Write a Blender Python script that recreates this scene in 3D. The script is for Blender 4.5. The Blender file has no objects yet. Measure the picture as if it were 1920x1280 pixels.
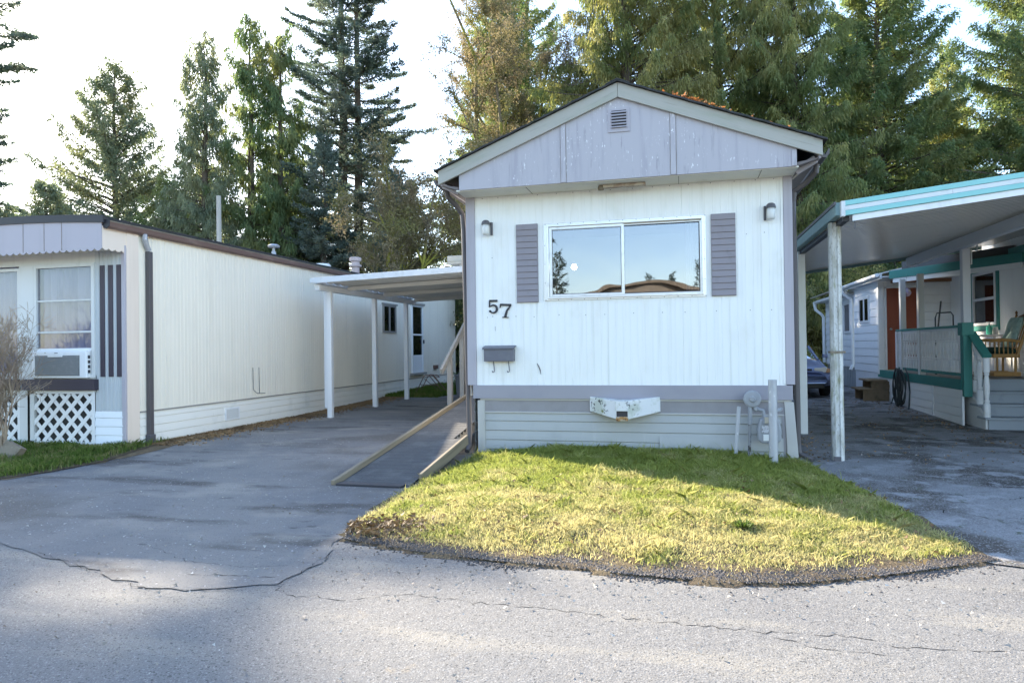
import bpy, math, random
import numpy as np
from mathutils import Vector, Matrix

random.seed(7)
scene = bpy.context.scene
col = scene.collection
PI = math.pi
rad = math.radians

# ------------------------------------------------------------------ materials
def _nodes(name):
    m = bpy.data.materials.new(name)
    m.use_nodes = True
    nt = m.node_tree
    for n in list(nt.nodes):
        nt.nodes.remove(n)
    return m, nt

def _noise(nt, co, scale, stretch=(1, 1, 1), detail=5.0, rough=0.55, dist=0.0):
    mp = nt.nodes.new('ShaderNodeMapping')
    mp.inputs['Scale'].default_value = stretch
    nt.links.new(co, mp.inputs['Vector'])
    n = nt.nodes.new('ShaderNodeTexNoise')
    n.inputs['Scale'].default_value = scale
    n.inputs['Detail'].default_value = detail
    n.inputs['Roughness'].default_value = rough
    n.inputs['Distortion'].default_value = dist
    nt.links.new(mp.outputs[0], n.inputs['Vector'])
    return n.outputs['Fac']

def _ramp(nt, fac, lo, hi):
    r = nt.nodes.new('ShaderNodeMapRange')
    r.interpolation_type = 'SMOOTHSTEP'
    r.inputs['From Min'].default_value = lo
    r.inputs['From Max'].default_value = hi
    nt.links.new(fac, r.inputs['Value'])
    return r.outputs['Result']

def _mix(nt, fac, a, b):
    x = nt.nodes.new('ShaderNodeMix')
    x.data_type = 'RGBA'
    if isinstance(fac, float):
        x.inputs[0].default_value = fac
    else:
        nt.links.new(fac, x.inputs[0])
    for sock, v in ((x.inputs[6], a), (x.inputs[7], b)):
        if isinstance(v, tuple):
            sock.default_value = (*v, 1)
        else:
            nt.links.new(v, sock)
    return x.outputs[2]

def mat(name, base, rough=0.6, spec=0.3, metal=0.0, layers=(), bumps=(), voro=()):
    """layers: (scale, stretch, lo, hi, colour[, mask_scale, mask_lo, mask_hi]); bumps: (scale, stretch, strength, distance);
    voro: (scale, lo, hi, colour) - flecks one per cell"""
    m, nt = _nodes(name)
    out = nt.nodes.new('ShaderNodeOutputMaterial')
    b = nt.nodes.new('ShaderNodeBsdfPrincipled')
    b.inputs['Roughness'].default_value = rough
    b.inputs['Specular IOR Level'].default_value = spec
    b.inputs['Metallic'].default_value = metal
    nt.links.new(b.outputs[0], out.inputs[0])
    co = nt.nodes.new('ShaderNodeTexCoord').outputs['Object']
    c = base
    for L in layers:
        f = _ramp(nt, _noise(nt, co, L[0], L[1]), L[2], L[3])
        if len(L) > 5:
            g = _ramp(nt, _noise(nt, co, L[5]), L[6], L[7])
            mm = nt.nodes.new('ShaderNodeMath')
            mm.operation = 'MULTIPLY'
            nt.links.new(f, mm.inputs[0])
            nt.links.new(g, mm.inputs[1])
            f = mm.outputs[0]
        c = _mix(nt, f, c, L[4])
    for (sc, lo, hi, cc) in voro:
        v = nt.nodes.new('ShaderNodeTexVoronoi')
        v.inputs['Scale'].default_value = sc
        nt.links.new(co, v.inputs['Vector'])
        s = nt.nodes.new('ShaderNodeSeparateColor')
        nt.links.new(v.outputs['Color'], s.inputs[0])
        c = _mix(nt, _ramp(nt, s.outputs[0], lo, hi), c, cc)
    if isinstance(c, tuple):
        b.inputs['Base Color'].default_value = (*c, 1)
    else:
        nt.links.new(c, b.inputs['Base Color'])
    prev = None
    for (sc, st, strength, dist) in bumps:
        bp = nt.nodes.new('ShaderNodeBump')
        bp.inputs['Strength'].default_value = strength
        bp.inputs['Distance'].default_value = dist
        nt.links.new(_noise(nt, co, sc, st), bp.inputs['Height'])
        if prev:
            nt.links.new(prev, bp.inputs['Normal'])
        prev = bp.outputs[0]
    if prev:
        nt.links.new(prev, b.inputs['Normal'])
    return m

def leaf_mat(name, c1, c2, c3, transl=0.4, tcol=None, clump=0.6):
    """foliage: colour differs leaf by leaf and clump by clump; thin, so part of the light passes through"""
    m, nt = _nodes(name)
    out = nt.nodes.new('ShaderNodeOutputMaterial')
    geo = nt.nodes.new('ShaderNodeNewGeometry')
    co = nt.nodes.new('ShaderNodeTexCoord').outputs['Object']
    c = _mix(nt, geo.outputs['Random Per Island'], c1, c2)
    c = _mix(nt, _ramp(nt, _noise(nt, co, clump, detail=3), 0.42, 0.66), c, c3)
    d = nt.nodes.new('ShaderNodeBsdfPrincipled')
    d.inputs['Roughness'].default_value = 0.65
    d.inputs['Specular IOR Level'].default_value = 0.25
    nt.links.new(c, d.inputs['Base Color'])
    t = nt.nodes.new('ShaderNodeBsdfTranslucent')
    g = nt.nodes.new('ShaderNodeMix')
    g.data_type = 'RGBA'
    g.blend_type = 'MULTIPLY'
    g.inputs[0].default_value = 1.0
    nt.links.new(c, g.inputs[6])
    g.inputs[7].default_value = (*(tcol or (1.5, 1.45, 0.8)), 1)
    nt.links.new(g.outputs[2], t.inputs[0])
    mx = nt.nodes.new('ShaderNodeMixShader')
    mx.inputs[0].default_value = transl
    nt.links.new(d.outputs[0], mx.inputs[1])
    nt.links.new(t.outputs[0], mx.inputs[2])
    nt.links.new(mx.outputs[0], out.inputs[0])
    return m

def glass_mat(name, refl=0.5, tint=(0.75, 0.8, 0.85), through=(0.7, 0.72, 0.75), wave=0.0, rough=0.0):
    m, nt = _nodes(name)
    out = nt.nodes.new('ShaderNodeOutputMaterial')
    g = nt.nodes.new('ShaderNodeBsdfGlossy')
    g.inputs['Color'].default_value = (*tint, 1)
    g.inputs['Roughness'].default_value = rough
    t = nt.nodes.new('ShaderNodeBsdfTransparent')
    t.inputs['Color'].default_value = (*through, 1)
    mx = nt.nodes.new('ShaderNodeMixShader')
    mx.inputs[0].default_value = refl
    nt.links.new(t.outputs[0], mx.inputs[1])
    nt.links.new(g.outputs[0], mx.inputs[2])
    nt.links.new(mx.outputs[0], out.inputs[0])
    if wave:
        co = nt.nodes.new('ShaderNodeTexCoord').outputs['Object']
        bp = nt.nodes.new('ShaderNodeBump')
        bp.inputs['Strength'].default_value = 1.0
        bp.inputs['Distance'].default_value = wave
        nt.links.new(_noise(nt, co, 2.2, detail=1.0), bp.inputs['Height'])
        nt.links.new(bp.outputs[0], g.inputs['Normal'])
    return m

def lamp_mat(name, colr, strength):
    m, nt = _nodes(name)
    out = nt.nodes.new('ShaderNodeOutputMaterial')
    e = nt.nodes.new('ShaderNodeEmission')
    e.inputs[0].default_value = (*colr, 1)
    e.inputs[1].default_value = strength
    nt.links.new(e.outputs[0], out.inputs[0])
    return m

def sheer_mat(name, colr, transl=0.6):
    m, nt = _nodes(name)
    out = nt.nodes.new('ShaderNodeOutputMaterial')
    d = nt.nodes.new('ShaderNodeBsdfDiffuse')
    d.inputs[0].default_value = (*colr, 1)
    t = nt.nodes.new('ShaderNodeBsdfTranslucent')
    t.inputs[0].default_value = (*colr, 1)
    mx = nt.nodes.new('ShaderNodeMixShader')
    mx.inputs[0].default_value = transl
    nt.links.new(d.outputs[0], mx.inputs[1])
    nt.links.new(t.outputs[0], mx.inputs[2])
    nt.links.new(mx.outputs[0], out.inputs[0])
    return m

# ------------------------------------------------------------------ mesh building
class MB:
    def __init__(self):
        self.v, self.f = [], []
    def add(self, vs, fs):
        n = len(self.v)
        self.v += [tuple(p) for p in vs]
        self.f += [tuple(i + n for i in f) for f in fs]
        return self
    def box(self, x0, x1, y0, y1, z0, z1):
        return self.add([(x0, y0, z0), (x1, y0, z0), (x1, y1, z0), (x0, y1, z0), (x0, y0, z1), (x1, y0, z1), (x1, y1, z1), (x0, y1, z1)],
                        [(0, 3, 2, 1), (4, 5, 6, 7), (0, 1, 5, 4), (1, 2, 6, 5), (2, 3, 7, 6), (3, 0, 4, 7)])
    def bar(self, p, q, w, h, up=(0, 0, 1)):
        p, q = Vector(p), Vector(q)
        d = (q - p).normalized()
        u = Vector(up)
        s = d.cross(u)
        if s.length < 1e-4:
            s = d.cross(Vector((0, 1, 0)))
        s.normalize()
        u = s.cross(d)
        vs = []
        for c in (p, q):
            for a, b in ((-1, -1), (1, -1), (1, 1), (-1, 1)):
                vs.append(c + s * (a * w / 2) + u * (b * h / 2))
        return self.add(vs, [(0, 1, 2, 3), (7, 6, 5, 4), (0, 4, 5, 1), (1, 5, 6, 2), (2, 6, 7, 3), (3, 7, 4, 0)])
    def prism(self, poly, axis, a, b):
        """poly of 2-D points pushed along an axis: x -> (y,z), y -> (x,z), z -> (x,y)"""
        def P(p, t):
            return {'x': (t, p[0], p[1]), 'y': (p[0], t, p[1]), 'z': (p[0], p[1], t)}[axis]
        n = len(poly)
        vs = [P(p, a) for p in poly] + [P(p, b) for p in poly]
        fs = [tuple(range(n))[::-1], tuple(range(n, 2 * n))]
        fs += [(i, (i + 1) % n, n + (i + 1) % n, n + i) for i in range(n)]
        return self.add(vs, fs)
    def tube(self, pts, r, n=8, cap=True):
        pts = [Vector(p) for p in pts]
        rs = r if isinstance(r, (list, tuple)) else [r] * len(pts)
        vs, fs = [], []
        s = None
        for i, p in enumerate(pts):
            d = (pts[min(i + 1, len(pts) - 1)] - pts[max(i - 1, 0)]).normalized()
            if s is None:
                s = d.cross(Vector((0, 0, 1)))
                if s.length < 1e-3:
                    s = d.cross(Vector((0, 1, 0)))
            s = (s - d * s.dot(d)).normalized()
            u = d.cross(s)
            for k in range(n):
                a = 2 * PI * k / n
                vs.append(p + (s * math.cos(a) + u * math.sin(a)) * rs[i])
        for i in range(len(pts) - 1):
            for k in range(n):
                k2 = (k + 1) % n
                fs.append((i * n + k, i * n + k2, (i + 1) * n + k2, (i + 1) * n + k))
        if cap:
            fs.append(tuple(range(n))[::-1])
            fs.append(tuple(range((len(pts) - 1) * n, len(pts) * n)))
        return self.add(vs, fs)
    def lathe(self, prof, c=(0, 0, 0), n=14, axis=(0, 0, 1)):
        """prof: (radius, height) along the axis from c"""
        ax = Vector(axis).normalized()
        return self.tube([Vector(c) + ax * h for (_, h) in prof], [max(rr, 1e-4) for (rr, _) in prof], n) if False else self._lathe(prof, Vector(c), n, ax)
    def _lathe(self, prof, c, n, ax):
        s = ax.cross(Vector((0, 1, 0)) if abs(ax.y) < 0.9 else Vector((1, 0, 0))).normalized()
        u = ax.cross(s)
        vs, fs = [], []
        for (r, h) in prof:
            for k in range(n):
                a = 2 * PI * k / n
                vs.append(c + ax * h + (s * math.cos(a) + u * math.sin(a)) * max(r, 1e-4))
        for i in range(len(prof) - 1):
            for k in range(n):
                k2 = (k + 1) % n
                fs.append((i * n + k, i * n + k2, (i + 1) * n + k2, (i + 1) * n + k))
        fs.append(tuple(range(n))[::-1])
        fs.append(tuple(range((len(prof) - 1) * n, len(prof) * n)))
        return self.add(vs, fs)
    def ribbed(self, o, U, N, a, b, z0, z1, pitch, gw, gd, phase=0.0, seam=0):
        """sheet metal siding standing on its edge, with pressed vertical grooves"""
        o, U, N = Vector(o), Vector(U), Vector(N)
        pts = [(a, 0.0)]
        k = math.ceil((a - phase) / pitch)
        while phase + k * pitch < b - gw:
            c = phase + k * pitch
            if c > a + gw:
                w, d = (gw * 1.3, gd * 1.8) if seam and k % seam == 0 else (gw, gd)
                pts += [(c - w / 2, 0), (c - w / 4, -d), (c + w / 4, -d), (c + w / 2, 0)]
            k += 1
        pts.append((b, 0.0))
        vs = []
        for (u, d) in pts:
            p = o + U * u + N * d
            vs += [(p.x, p.y, z0), (p.x, p.y, z1)]
        return self.add(vs, [(2 * i, 2 * i + 2, 2 * i + 3, 2 * i + 1) for i in range(len(pts) - 1)])
    def lapped(self, o, U, N, a, b, z0, z1, course, depth):
        """horizontal lap boards, each a little proud at its lower edge"""
        o, U, N = Vector(o), Vector(U), Vector(N)
        prof = []
        z = z0
        while z < z1 - 1e-4:
            t = min(z + course, z1)
            prof += [(z, 0.0), (z + (t - z) * 0.07, depth), (z + (t - z) * 0.45, depth * 0.8), (t - 0.002, depth * 0.25)]
            z = t
        vs = []
        for (zz, d) in prof:
            for u in (a, b):
                p = o + U * u + N * d
                vs.append((p.x, p.y, zz))
        return self.add(vs, [(2 * i, 2 * i + 1, 2 * i + 3, 2 * i + 2) for i in range(len(prof) - 1)])

def mesh_obj(name, v, f, m, smooth=False):
    me = bpy.data.meshes.new(name)
    me.from_pydata([tuple(p) for p in v], [], f)
    me.update()
    if m:
        me.materials.append(m)
    if smooth:
        me.polygons.foreach_set('use_smooth', [True] * len(me.polygons))
    o = bpy.data.objects.new(name, me)
    col.objects.link(o)
    return o

WM = {}
def thing(name, label, cat, loc=(0, 0, 0), rotz=0.0, group=None):
    o = bpy.data.objects.new(name, None)
    o.empty_display_size = 0.2
    col.objects.link(o)
    o.location = loc
    o.rotation_euler = (0, 0, rotz)
    WM[o.name] = Matrix.Translation(loc) @ Matrix.Rotation(rotz, 4, 'Z')
    o['label'] = label
    o['category'] = cat
    if group:
        o['group'] = group
    return o

def part(name, mb, m, parent, bevel=0.0, smooth=False, label=None, local=False, frame=None):
    """a part; its vertices are given in world coordinates unless local, or in the given frame"""
    top = parent
    inv = Matrix.Identity(4) if local else WM[parent.name].inverted()
    if frame is not None:
        v = mb.v
    else:
        v = [inv @ Vector(p) for p in mb.v]
    o = mesh_obj(name, v, mb.f, m, smooth)
    o.parent = parent
    WM[o.name] = WM[top.name]
    if frame is not None:
        o.matrix_local = (inv @ frame) if not local else frame
        WM[o.name] = WM[top.name] @ (inv @ frame if not local else frame)
    if bevel:
        bv = o.modifiers.new('bevel', 'BEVEL')
        bv.width = bevel
        bv.segments = 2
        bv.limit_method = 'ANGLE'
        bv.angle_limit = rad(40)
    if label:
        o['label'] = label
    return o

def solo(name, mb, m, label, cat, loc=None, group=None, bevel=0.0, smooth=False):
    """a thing that is one mesh, origin at loc"""
    l = Vector(loc or (0, 0, 0))
    o = mesh_obj(name, [Vector(p) - l for p in mb.v], mb.f, m, smooth)
    o.location = l
    o['label'] = label
    o['category'] = cat
    if group:
        o['group'] = group
    if bevel:
        bv = o.modifiers.new('bevel', 'BEVEL')
        bv.width = bevel
        bv.segments = 2
        bv.limit_method = 'ANGLE'
    return o

def struct(o, kind='structure'):
    o['kind'] = kind
    return o

def np_obj(name, verts, faces_n, m, parent=None, smooth=False):
    """verts: (F, k, 3) separate k-gons"""
    F, k = verts.shape[0], verts.shape[1]
    me = bpy.data.meshes.new(name)
    me.vertices.add(F * k)
    me.vertices.foreach_set('co', verts.reshape(-1).astype(np.float32))
    me.loops.add(F * k)
    me.loops.foreach_set('vertex_index', np.arange(F * k, dtype=np.int32))
    me.polygons.add(F)
    me.polygons.foreach_set('loop_start', np.arange(0, F * k, k, dtype=np.int32))
    me.update(calc_edges=True)
    me.materials.append(m)
    o = bpy.data.objects.new(name, me)
    col.objects.link(o)
    if parent:
        o.parent = parent
    return o

def np_tubes(P, R, n=3):
    """P (B,K,3) polylines, R (B,K) radii -> verts, quads as arrays"""
    B, K, _ = P.shape
    d = np.empty_like(P)
    d[:, 1:-1] = P[:, 2:] - P[:, :-2]
    d[:, 0] = P[:, 1] - P[:, 0]
    d[:, -1] = P[:, -1] - P[:, -2]
    d /= np.linalg.norm(d, axis=2, keepdims=True) + 1e-9
    ref = np.where(np.abs(d[..., 2:3]) > 0.8, np.array([1.0, 0, 0]), np.array([0, 0, 1.0]))
    s = np.cross(d, ref)
    s /= np.linalg.norm(s, axis=2, keepdims=True) + 1e-9
    u = np.cross(d, s)
    a = np.arange(n) * 2 * PI / n
    V = P[:, :, None, :] + R[:, :, None, None] * (s[:, :, None, :] * np.cos(a)[None, None, :, None] + u[:, :, None, :] * np.sin(a)[None, None, :, None])
    idx = np.arange(B * K * n).reshape(B, K, n)
    q = np.stack([idx[:, :-1], np.roll(idx, -1, 2)[:, :-1], np.roll(idx, -1, 2)[:, 1:], idx[:, 1:]], -1).reshape(-1, 4)
    return V.reshape(-1, 3), q

def np_quads(name, V, Q, m, parent=None, smooth=True):
    me = bpy.data.meshes.new(name)
    me.vertices.add(len(V))
    me.vertices.foreach_set('co', V.reshape(-1).astype(np.float32))
    me.loops.add(Q.size)
    me.loops.foreach_set('vertex_index', Q.reshape(-1).astype(np.int32))
    me.polygons.add(len(Q))
    me.polygons.foreach_set('loop_start', np.arange(0, Q.size, 4, dtype=np.int32))
    if smooth:
        me.polygons.foreach_set('use_smooth', np.ones(len(Q), dtype=bool))
    me.update(calc_edges=True)
    me.materials.append(m)
    o = bpy.data.objects.new(name, me)
    col.objects.link(o)
    if parent:
        o.parent = parent
    return o

def leaf_tris(rng, P, D, ln, wd):
    """thin pointed leaf at P along D"""
    n = len(P)
    D = D / (np.linalg.norm(D, axis=1, keepdims=True) + 1e-9)
    r = rng.normal(size=(n, 3))
    s = np.cross(D, r)
    s /= np.linalg.norm(s, axis=1, keepdims=True) + 1e-9
    L = ln * rng.uniform(0.6, 1.35, (n, 1))
    W = wd * rng.uniform(0.7, 1.3, (n, 1))
    return np.stack([P - s * W * 0.5, P + s * W * 0.5, P + D * L], 1)

def ground_z(x, y):
    return 0.018 * max(0.0, y - 13.2) if y < 40 else 0.018 * 26.8
# ------------------------------------------------------------------ palette
VS = (1, 1, 0.08)          # vertical streaks
white_metal = mat('white_metal', (0.80, 0.80, 0.78), 0.45, 0.35,
                  layers=[(14, (1, 1, 0.05), 0.5, 0.75, (0.71, 0.71, 0.68)), (2.2, (1, 1, 0.5), 0.5, 0.8, (0.73, 0.715, 0.665)), (24, (1, 1, 0.035), 0.62, 0.78, (0.60, 0.58, 0.53), 1.7, 0.5, 0.66), (1.1, (1, 1, 1), 0.58, 0.75, (0.70, 0.71, 0.66))], bumps=[(1.6, (1, 1, 1), 0.5, 0.02), (6, (1, 1, 0.3), 0.2, 0.01)])
soffit_white = mat('soffit_white', (0.80, 0.77, 0.68), 0.6, layers=[(5, (1, 1, 1), 0.5, 0.8, (0.70, 0.66, 0.56))])
lilac_paint = mat('lilac_paint', (0.43, 0.41, 0.44), 0.6,
                  layers=[(9, VS, 0.5, 0.78, (0.35, 0.33, 0.37)),
                          (30, (1, 1, 0.10), 0.56, 0.70, (0.31, 0.295, 0.325), 1.6, 0.42, 0.62),
                          (55, (1, 1, 0.28), 0.62, 0.67, (0.72, 0.72, 0.73), 2.4, 0.46, 0.58)], bumps=[(60, VS, 0.25, 0.004)])
lilac_trim = mat('lilac_trim', (0.40, 0.375, 0.41), 0.6, layers=[(8, VS, 0.5, 0.8, (0.34, 0.32, 0.34))], bumps=[(40, VS, 0.15, 0.003)])
barge_paint = mat('barge_paint', (0.385, 0.372, 0.335), 0.65,
                  layers=[(5, (0.25, 1, 2.5), 0.45, 0.75, (0.33, 0.34, 0.285)), (20, (0.12, 1, 3), 0.58, 0.75, (0.28, 0.27, 0.24)), (60, (0.3, 1, 1), 0.70, 0.76, (0.33, 0.31, 0.27))],
                  bumps=[(40, (0.1, 1, 2), 0.25, 0.004)])
shingle = mat('shingle', (0.05, 0.05, 0.052), 0.9, 0.1, layers=[(4, (1, 1, 1), 0.45, 0.7, (0.035, 0.04, 0.03)), (90, (1, 1, 1), 0.55, 0.7, (0.10, 0.10, 0.10))], bumps=[(120, (1, 1, 1), 0.6, 0.006)])
skirt_vinyl = mat('skirt_vinyl', (0.40, 0.405, 0.40), 0.5, layers=[(3, (1, 1, 1), 0.5, 0.8, (0.35, 0.355, 0.35)), (7, (1, 1, 0.3), 0.6, 0.8, (0.45, 0.45, 0.45))])
skirt_panel = mat('skirt_panel', (0.285, 0.27, 0.28), 0.6, layers=[(4, (1, 1, 1), 0.45, 0.75, (0.25, 0.235, 0.24)), (70, (1, 1, 1), 0.7, 0.75, (0.16, 0.14, 0.14), 3, .5, .65)])
beige_trim = mat('beige_trim', (0.47, 0.455, 0.43), 0.55, layers=[(5, VS, 0.5, 0.8, (0.41, 0.40, 0.37))])
band_paint = mat('band_paint', (0.31, 0.295, 0.325), 0.55, layers=[(3, (0.5, 1, 1), 0.45, 0.8, (0.27, 0.26, 0.295))])
shutter_paint = mat('shutter_paint', (0.26, 0.235, 0.255), 0.6, layers=[(8, (1, 1, 1), 0.5, 0.8, (0.22, 0.20, 0.215))])
alu = mat('alu', (0.66, 0.66, 0.67), 0.32, 0.5, 0.75, layers=[(9, (1, 1, 1), 0.5, 0.8, (0.52, 0.52, 0.53))])
dark_metal = mat('dark_metal', (0.10, 0.095, 0.105), 0.5, 0.4, layers=[(12, (1, 1, 1), 0.5, 0.75, (0.14, 0.13, 0.135))])
dark_down = mat('dark_down', (0.095, 0.085, 0.088), 0.5, 0.4, layers=[(5, VS, 0.5, 0.8, (0.13, 0.115, 0.115)), (20, VS, .62, .75, (0.10, 0.08, 0.075))])
brown_gutter = mat('brown_gutter', (0.16, 0.10, 0.085), 0.5, 0.4, layers=[(6, (1, 0.3, 1), 0.5, 0.75, (0.24, 0.17, 0.145)), (40, (1, 1, 1), 0.62, 0.7, (0.08, 0.06, 0.05))])
black_paint = mat('black_paint', (0.035, 0.034, 0.04), 0.5, 0.4)
slate_box = mat('slate_box', (0.13, 0.13, 0.155), 0.45, 0.4, layers=[(10, (1, 1, 1), 0.5, 0.8, (0.16, 0.16, 0.18))])
frosted = mat('frosted', (0.62, 0.62, 0.60), 0.25, 0.5, layers=[(14, (1, 1, 0.5), 0.5, 0.75, (0.48, 0.48, 0.46))])
flaky = mat('flaky', (0.66, 0.66, 0.66), 0.65,
            layers=[(5, (1, 1, 1), 0.48, 0.62, (0.48, 0.50, 0.44)), (26, (1, 1, 1), 0.57, 0.60, (0.06, 0.06, 0.065), 4.5, 0.48, 0.60), (6, (1, 1, 1), 0.63, 0.70, (0.16, 0.17, 0.07))], bumps=[(40, (1, 1, 1), 0.4, 0.004)])
rust = mat('rust', (0.42, 0.36, 0.27), 0.8, layers=[(12, (1, 1, 1), 0.45, 0.6, (0.36, 0.19, 0.07)), (30, (1, 1, 1), 0.58, 0.66, (0.10, 0.05, 0.03))])
galv = mat('galv', (0.42, 0.43, 0.46), 0.5, 0.4, 0.35, layers=[(7, (1, 1, 0.5), 0.45, 0.75, (0.32, 0.33, 0.36)), (30, (1, 1, 0.5), 0.62, 0.72, (0.58, 0.59, 0.61))])
meter_grey = mat('meter_grey', (0.30, 0.31, 0.33), 0.5, 0.4, layers=[(12, (1, 1, 1), 0.5, 0.75, (0.36, 0.37, 0.39))])
pipe_rust = mat('pipe_rust', (0.27, 0.27, 0.28), 0.6, layers=[(30, (1, 1, 0.5), 0.56, 0.62, (0.05, 0.045, 0.045))])
paper_white = mat('paper_white', (0.78, 0.78, 0.76), 0.6)
timber_new = mat('timber_new', (0.25, 0.205, 0.145), 0.75, layers=[(6, (3, 0.15, 3), 0.45, 0.75, (0.17, 0.14, 0.10)), (2.0, (1, 1, 1), 0.55, 0.75, (0.26, 0.23, 0.16))], bumps=[(40, (4, 0.1, 4), 0.3, 0.004)])
timber_grey = mat('timber_grey', (0.32, 0.30, 0.275), 0.8, layers=[(8, (3, 3, 0.3), 0.45, 0.75, (0.30, 0.27, 0.23))], bumps=[(40, (3, 3, 0.2), 0.3, 0.004)])
timber_old = mat('timber_old', (0.24, 0.20, 0.15), 0.85, layers=[(9, (1, 1, 1), 0.45, 0.7, (0.16, 0.13, 0.095)), (20, (1, 4, 4), 0.6, 0.75, (0.32, 0.29, 0.24))], bumps=[(40, (1, 4, 4), 0.3, 0.006)])
ramp_shingle = mat('ramp_shingle', (0.095, 0.094, 0.095), 0.9, 0.15, layers=[(3, (1, 1, 1), 0.45, 0.7, (0.14, 0.138, 0.135)), (130, (1, 1, 1), 0.6, 0.7, (0.26, 0.26, 0.27))], bumps=[(130, (1, 1, 1), 0.6, 0.006)])
cream_metal = mat('cream_metal', (0.85, 0.78, 0.66), 0.5, 0.3, layers=[(7, (1, 1, 0.05), 0.5, 0.8, (0.77, 0.70, 0.585)), (1.2, (1, 1, 1), 0.5, 0.8, (0.80, 0.735, 0.63)), (16, (1, 1, 0.06), 0.66, 0.8, (0.62, 0.59, 0.52))], bumps=[(5, (1, 1, 0.3), 0.15, 0.01)])
cream_skirt = mat('cream_skirt', (0.86, 0.83, 0.76), 0.5, layers=[(3, (1, 1, 1), 0.55, 0.8, (0.72, 0.70, 0.64)), (8, (1, 1, 0.25), 0.66, 0.8, (0.60, 0.57, 0.5))])
old_metal = mat('old_metal', (0.52, 0.54, 0.55), 0.5, layers=[(10, (1, 1, 0.06), 0.45, 0.75, (0.44, 0.47, 0.47)), (5, (1, 1, 0.2), 0.6, 0.8, (0.58, 0.57, 0.53))])
pale_paint = mat('pale_paint', (0.66, 0.66, 0.64), 0.55, layers=[(8, VS, 0.5, 0.8, (0.57, 0.57, 0.54))])
valance_paint = mat('valance_paint', (0.44, 0.405, 0.44), 0.6, layers=[(5, VS, 0.5, 0.8, (0.40, 0.37, 0.40))])
stripe_paint = mat('stripe_paint', (0.055, 0.045, 0.06), 0.5)
lattice_white = mat('lattice_white', (0.78, 0.78, 0.77), 0.5, layers=[(5, (1, 1, 1), 0.55, 0.8, (0.66, 0.65, 0.6))])
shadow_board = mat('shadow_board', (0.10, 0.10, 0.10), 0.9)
white_plastic = mat('white_plastic', (0.80, 0.80, 0.80), 0.4, layers=[(6, (1, 1, 1), 0.55, 0.8, (0.72, 0.72, 0.70))])
grille = mat('grille', (0.20, 0.205, 0.205), 0.6, layers=[(14, (1, 1, 1), 0.5, 0.75, (0.25, 0.25, 0.24)), (45, (1, 1, 1), 0.72, 0.75, (0.55, 0.55, 0.5))])
carport_white = mat('carport_white', (0.66, 0.68, 0.70), 0.5, layers=[(6, (1, 1, 1), 0.5, 0.75, (0.56, 0.58, 0.58)), (16, (1, 1, 0.3), 0.6, 0.7, (0.30, 0.31, 0.31), 3, 0.52, 0.66)])
carport_under = mat('carport_under', (0.78, 0.75, 0.68), 0.5)
translucent_sheet = sheer_mat('translucent_sheet', (0.75, 0.74, 0.68), 0.7)
post_white = mat('post_white', (0.76, 0.77, 0.79), 0.4, layers=[(6, VS, 0.55, 0.8, (0.66, 0.67, 0.68))])
post_peeling = mat('post_peeling', (0.60, 0.60, 0.58), 0.6,
                   layers=[(12, (1, 1, 0.25), 0.42, 0.66, (0.40, 0.39, 0.34)), (60, (1, 1, 0.4), 0.56, 0.68, (0.33, 0.31, 0.26)), (9, (1, 1, 0.3), 0.54, 0.70, (0.30, 0.30, 0.19))], bumps=[(50, (1, 1, 0.4), 0.3, 0.003)])
teal = mat('teal', (0.055, 0.225, 0.195), 0.5, layers=[(5, (1, 1, 1), 0.5, 0.8, (0.06, 0.215, 0.19))])
aqua = mat('aqua', (0.25, 0.55, 0.55), 0.4, layers=[(3, (1, 1, 1), 0.5, 0.8, (0.24, 0.52, 0.50)), (30, (1, 1, 1), 0.64, 0.72, (0.20, 0.32, 0.32), 2, 0.55, 0.7)])
beam_teal = mat('beam_teal', (0.19, 0.29, 0.30), 0.5, layers=[(7, (1, 1, 1), 0.5, 0.75, (0.26, 0.36, 0.36)), (20, (1, 1, 1), 0.6, 0.75, (0.14, 0.20, 0.19))])
pan_metal = mat('pan_metal', (0.66, 0.63, 0.57), 0.25, 0.6, 0.0, layers=[(4, (0.3, 1, 1), 0.5, 0.8, (0.58, 0.55, 0.49))])
grey_beam = mat('grey_beam', (0.60, 0.60, 0.62), 0.5)
vinyl_blue = mat('vinyl_blue', (0.84, 0.86, 0.88), 0.45, layers=[(3, (1, 1, 1), 0.5, 0.8, (0.78, 0.80, 0.83))])
vinyl_white = mat('vinyl_white', (0.86, 0.85, 0.82), 0.5, layers=[(3, (1, 1, 1), 0.5, 0.8, (0.80, 0.79, 0.76))])
door_red = mat('door_red', (0.30, 0.075, 0.035), 0.45, layers=[(8, VS, 0.45, 0.75, (0.26, 0.06, 0.03))])
wood_brown = mat('wood_brown', (0.28, 0.13, 0.06), 0.5)
oak = mat('oak', (0.52, 0.29, 0.10), 0.4, 0.4, layers=[(8, (1, 1, 0.2), 0.45, 0.75, (0.42, 0.22, 0.07))])
finial_wood = mat('finial_wood', (0.22, 0.11, 0.05), 0.4)
cushion_pale = mat('cushion_pale', (0.40, 0.53, 0.47), 0.9, layers=[(18, (1, 1, 1), 0.45, 0.7, (0.27, 0.40, 0.36))], bumps=[(14, (1, 1, 1), 0.8, 0.03)])
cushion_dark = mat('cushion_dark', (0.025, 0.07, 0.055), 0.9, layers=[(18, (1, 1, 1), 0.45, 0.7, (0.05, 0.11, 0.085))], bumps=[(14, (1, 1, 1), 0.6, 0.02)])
step_grey = mat('step_grey', (0.34, 0.37, 0.40), 0.6, layers=[(4, (1, 1, 1), 0.5, 0.8, (0.23, 0.26, 0.29))])
hose_rubber = mat('hose_rubber', (0.05, 0.06, 0.06), 0.5, 0.4)
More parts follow.
